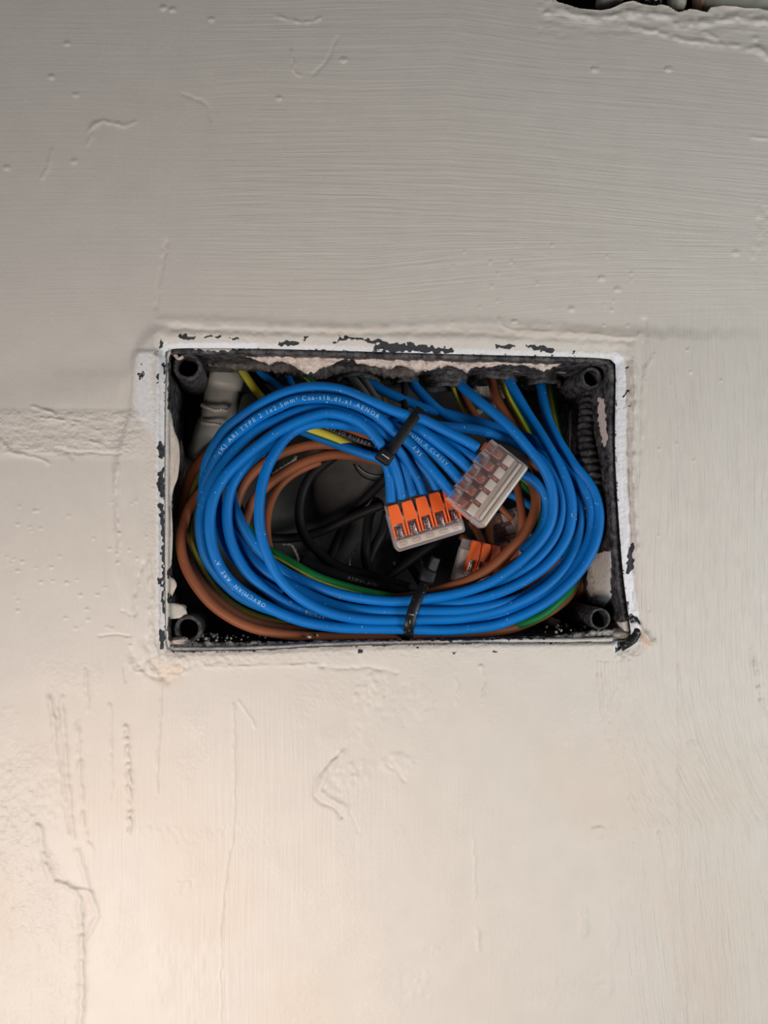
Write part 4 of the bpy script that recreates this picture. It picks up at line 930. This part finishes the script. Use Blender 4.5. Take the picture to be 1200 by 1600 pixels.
wire('grey_wire', [(535, 565, 32), (547, 584, 29), (557, 597, 27), (569, 612, 24), (585, 635, 20)], GREY, 'left one of two grey wires under the plaster ledge', GG, r=1.45)
wire('grey_wire', [(555, 565, 31), (565, 587, 28), (573, 600, 26), (582, 614, 23), (596, 635, 19)], GREY, 'right one of two grey wires under the plaster ledge', GG, r=1.45)
# bits of twine on the back
for pts, lab in (([(442, 850, 46), (455, 852, 44), (463, 865, 43), (468, 880, 42)], 'curled pale scrap of string left of the black wires'), ([(562, 850, 46), (553, 862, 45), (547, 874, 44), (546, 884, 43)], 'pale string scrap between black wires'), ([(657, 871, 40), (660, 886, 39)], 'stub of pale string beside the lower tie tail'), ([(615, 878, 45), (620, 890, 44)], 'short pale string end at the middle of the back panel'),
                 ([(426, 742, 33), (440, 732, 32), (455, 722, 32), (462, 712, 32)], 'dusty pale strap between the inner brown wires')):
    c = catmull(pts, 2.0); v, f = tube_vf(P(c[:, 0], c[:, 1], c[:, 2]), np.full(len(c), (.55 if 'strap' not in lab else 1.0) * MM) * (1 + .25 * np.sin(np.arange(len(c)) * 1.7)), 8)
    tag(mk('string_scrap', v, f, STRAPM), lab, 'string')

# ------------------------------------------------------------------ pale plastic fitting upper left
ft = empty('plastic_fitting', P(350, 700, 40)); tag(ft, 'pale grey plastic cable fitting in the upper left of the box', 'cable fitting')
def obox(name, px, py, d, wx, wz, wy, ang, mat, parent, bev=.002, tilt=0.0):
    ca, sa = math.cos(ang), math.sin(ang)
    ax = np.array([ca, 0, sa]); az = np.array([-sa, 0, ca]); ay = np.array([0, 1., 0])
    if tilt: ay2 = ay * math.cos(tilt) + az * math.sin(tilt); az = az * math.cos(tilt) - ay * math.sin(tilt); ay = ay2
    mb = MB(); mb.box(P(px, py, d), ax, ay, az, wx / 1000, wy / 1000, wz / 1000, bev); return mb.build(name, mat, parent)
obox('body', 345, 628, 40, 14.0, 19, 12, -0.16, PALE, ft, .003)
obox('cap', 353, 594, 38, 14.6, 9.5, 13, -0.12, PALE, ft, .003)
obox('lower_body', 325, 688, 42, 13, 19, 12, -0.30, PALE, ft, .003)
obox('side_arm', 392, 640, 43, 11, 12, 10, -0.35, PALE, ft, .003)
obox('side_arm', 398, 695, 38, 12, 9, 8, -0.6, PALE, ft, .003)
for pts in ([(315, 633, 33), (325, 637, 31), (336, 641, 30), (346, 640, 30), (355, 642, 31)], [(315, 660, 33), (326, 662, 31), (338, 663, 30), (346, 665, 30)]):
    c = catmull(pts, 1.5); rr = .75 * MM * (1 + .35 * np.sin(np.arange(len(c)) * 2.0)); v, f = tube_vf(P(c[:, 0], c[:, 1], c[:, 2]), rr, 10); mk('strap', v, f, STRAPM, ft)

# ------------------------------------------------------------------ lever connectors
def connector(label, cpx, cpy, d, ang, flip=False, tilt=0.0, tilt2=0.0, n=5, levers=True, sx=28.6, sy=18.8, sz=8.2, name='lever_connector', spread=1.0):
    """n-way splice connector. local x: along the row, y: from wire side to closed end, z: towards the viewer"""
    o = P(cpx, cpy, d); ca, sa = math.cos(ang), math.sin(ang)
    ex = np.array([ca, 0, sa]); ey = np.array([sa, 0, -ca]); ez = np.array([0, -1., 0])
    def rot(v, k, t): return v * math.cos(t) + np.cross(k, v) * math.sin(t) + k * (k @ v) * (1 - math.cos(t))
    for k, t in ((ex.copy(), tilt), (ey.copy(), tilt2)):
        ex, ey, ez = rot(ex, k, t), rot(ey, k, t), rot(ez, k, t)
    root = empty(name, o); tag(root, label, 'connector', 'splice connectors in the box')
    p = sx / n
    def W(x, y, z): return o + (ex * x + ey * y + ez * z) / 1000
    def bx(mb, x, y, z, a, b, c, bev=.0003): mb.box(W(x, y, z), ex, ey, ez, a / 1000, b / 1000, c / 1000, bev)
    s = 1 if not flip else -1
    # clear housing: outer hull plus raised tail
    mb = MB(); bx(mb, 0, 1.0, -.6 * s, sx, sy - 3.6, sz - 1.6, .0010); mb.build('clear_housing', CLEAR, root)
    mb = MB(); bx(mb, 0, sy / 2 - 3.6, .2 * s, sx + .3, 6.2, sz, .0012); mb.build('clear_tail', CLEAR, root)
    # inner insert
    if not flip:
        mb = MB(); bx(mb, 0, sy / 2 - 3.3, .2, sx - 1.6, 3.4, sz - 1.8, .0008)
        bx(mb, 0, 1.0, -2.2, sx - 2, sy - 6, 2.4, .0004); mb.build('grey_insert', INSERT, root)
    else:
        mb = MB(); bx(mb, 0, 5.2, 2.6, sx - 2.4, 1.5, 2.6, .0003); bx(mb, 0, 7.4, 2.4, sx - 1.6, 2.2, 3.0, .0004); bx(mb, 0, 3.6, 1.7, sx - 2.8, 2.4, 3.0, .0003); mb.build('grey_insert', INSERT, root)
        for i in range(n):
            x = -sx / 2 + p * (i + .5)
            mb = MB(); bx(mb, x, 1.2, 2.2, p * .68, 4.2, 1.6, .0003); mb.build('insert_block', INSERT, root)
    for i in range(n):
        x = -sx / 2 + p * (i + .5)
        # wire entry collar
        mb = MB(); bx(mb, x, -sy / 2 + 1.6, -.8 * s, p * .84, 4.2 - (.0 if i % 2 else .6), sz - 2.6, .0004); mb.build('entry_collar', CLEAR, root)
        if flip:
            if i < n - 1:
                xx = x + p / 2; mb = MB(); bx(mb, xx, .4, 1.5, p * .24, 5.2, 1.4, .0002); mb.build('copper_contact', COPPER, root)
            mb = MB(); bx(mb, x, -3.4, .4, p * .60, 5.0, 2.0, .0003); mb.build('copper_contact', COPPER, root)
            mb = MB(); bx(mb, x, 8.0, sz / 2 - .6, p * .35, .5, .3, .0001); mb.build('tail_mark', COPPER, root)
        else:
            mb = MB(); bx(mb, x, 1.6, 2.3, p * .52, 5.4, 1.6, .0003); bx(mb, x + .5, 1.5, 3.2, p * .14, 4.2, .6, .0001); mb.build('spring_clamp', STEEL, root)
            mb = MB(); bx(mb, x, 6.0, 3.6, p * .55, 1.5, 1.0, .0003); mb.build('test_slot', CLEAR, root)
        if levers:
            mb = MB(); zz = 3.6 * s if not flip else -3.9
            # lever plate: tapered slab with two side arms
            wt, wb = p * .62 / 2, p * .90 / 2; y0, y1 = -sy / 2 - .6, -sy / 2 + 7.0
            th = 1.5
            q = []
            for zk in (zz + th / 2, zz - th / 2):
                for (xx, yy) in ((-wt, y0), (wt, y0), (wt + .35, y0 + 1.0), (wb, y1), (-wb, y1), (-wt - .35, y0 + 1.0)):
                    zb = .9 * s * min(1, max(0, (yy - y0) / 3)) - .5 * s
                    q.append(W(x + xx, yy, zk + zb))
            mb.add(q, [(0, 1, 2, 3, 4, 5), (11, 10, 9, 8, 7, 6)] + [(j, j + 6, (j + 1) % 6 + 6, (j + 1) % 6) for j in range(6)])
            for sd_ in (-1, 1):
                bx(mb, x + sd_ * (wb - .35), y1 + 2.6, zz - .1 * s, .75, 6.0, 1.7, .0002)
            lv = mb.build('lever', ORANGE, root, False)
            bv = lv.modifiers.new('b', 'BEVEL'); bv.width = .00025; bv.segments = 2; bv.limit_method = 'ANGLE'
    return root
connector('orange levered connector with five blue wires, fully in view', 663, 812, 17.5, math.radians(16.5), tilt=math.radians(10))
connector('clear connector turned face down with copper contacts showing', 761, 757, 4.5, math.radians(52), flip=True, sx=30, tilt=math.radians(0), tilt2=math.radians(-4))
connector('orange levered connector half hidden behind the sweeping brown wire', 757, 886, 27, math.radians(-11), tilt=math.radians(8), tilt2=math.radians(-28), sx=27)
connector('dim clear connector deep behind the two upright brown wires', 795, 838, 37, math.radians(108), flip=True, sx=22, n=4, levers=False)

# ------------------------------------------------------------------ cable ties
def ribbon(path, wv, wd, th, closed=True):
    """path: points (world); wv: direction across the strap"""
    c = np.asarray(path); n = len(c); wv = np.asarray(wv, float); wv = wv / np.linalg.norm(wv)
    T = (np.roll(c, -1, 0) - np.roll(c, 1, 0)) if closed else np.gradient(c, axis=0)
    T /= np.linalg.norm(T, axis=1)[:, None]
    nn = np.cross(T, wv); nn /= np.linalg.norm(nn, axis=1)[:, None]; a = wv * wd / 2000; t = th / 2000
    vv = []
    for sx_, st_ in ((-1, -.7), (-.9, -1), (.9, -1), (1, -.7), (1, .7), (.9, 1), (-.9, 1), (-1, .7)):
        vv.append(c + a * sx_ + nn * t * st_)
    vv = np.stack(vv, 1).reshape(-1, 3); ff = []
    m = n if closed else n - 1
    for i in range(m):
        j = (i + 1) % n
        for k in range(8): ff.append((i * 8 + k, i * 8 + (k + 1) % 8, j * 8 + (k + 1) % 8, j * 8 + k))
    if not closed: ff += [tuple(range(8)), tuple((n - 1) * 8 + k for k in reversed(range(8)))]
    return vv, ff
t1 = empty('cable_tie', P(625, 690, 8)); tag(t1, 'black cable tie round the blue wires left of the clear connector', 'cable tie', 'black cable ties')
pp = catmull([(604, 712, 5.2), (615, 699, 4.8), (628, 680, 4.8), (642, 660, 5.2), (653, 645, 7), (657, 640, 12), (655, 643, 19), (640, 662, 23), (620, 690, 23), (604, 712, 20), (598, 720, 13)], 3.0, True)
W1 = P(pp[:, 0], pp[:, 1], pp[:, 2]); v, f = ribbon(W1, P(642, 690, 5) - P(626, 679, 5), 3.9, 1.1); mk('strap', v, f, TIE, t1)
hd = P(601, 714, 4.6); ax = P(642, 690, 5) - P(626, 679, 5); ax /= np.linalg.norm(ax); al = P(628, 680, 5) - P(604, 712, 5); al -= ax * (al @ ax); al /= np.linalg.norm(al); up = np.cross(al, ax); up /= np.linalg.norm(up)
mb = MB(); mb.box(hd, ax, al, up, .0062, .0050, .0048, .0008); mb.build('head', TIE, t1)
mb = MB(); mb.box(hd + (up if up[1] < 0 else -up) * .0024, ax, al, up, .0034, .0004, .0006, .0001); mb.build('locking_slot', STRAPM, t1)
t2 = empty('cable_tie', P(650, 950, 8)); tag(t2, 'black paint flecked cable tie round the bottom of the coil with its tail up', 'cable tie', 'black cable ties')
pp = catmull([(637, 996, 6.0), (639, 980, 1.8), (643, 960, 1.4), (650, 940, 2.2), (660, 920, 4.5), (667, 904, 8), (670, 898, 13), (664, 915, 19), (652, 945, 20), (643, 975, 20), (638, 996, 15), (636, 1000, 10)], 3.0, True)
v, f = ribbon(P(pp[:, 0], pp[:, 1], pp[:, 2]), P(660, 955, 5) - P(644, 950, 5), 3.9, 1.1); mk('strap', v, f, TIESPK, t2)
ax = P(680, 905, 5) - P(662, 899, 5); ax /= np.linalg.norm(ax); al = P(681, 873, 8) - P(670, 900, 8); al -= ax * (al @ ax); al /= np.linalg.norm(al); up = np.cross(al, ax)
mb = MB(); mb.box(P(668, 900, 7), ax, al, up, .0056, .0050, .0046, .0008); mb.build('head', TIE, t2)
tb = P(673, 893, 6.5); te = P(682, 872, 6); mb = MB(); mb.box((tb + te) / 2, ax, al, up, .0036, .0060, .0010, .0002)
tl = mb.build('tail', TIE, t2)
for k in range(9):
    mb = MB(); q = tb + (te - tb) * (0.05 + k * .105); mb.box(q + (up if up[1] < 0 else -up) * .0007, ax, al, up, .0026, .00025, .0005, 0); mb.build('tooth', simple('worn_nylon', (.10, .10, .10), .4, 800, .2, .1) if k == 0 else bpy.data.materials['worn_nylon'], t2)

for o in bpy.data.objects:
    if '_org' in o: del o['_org']
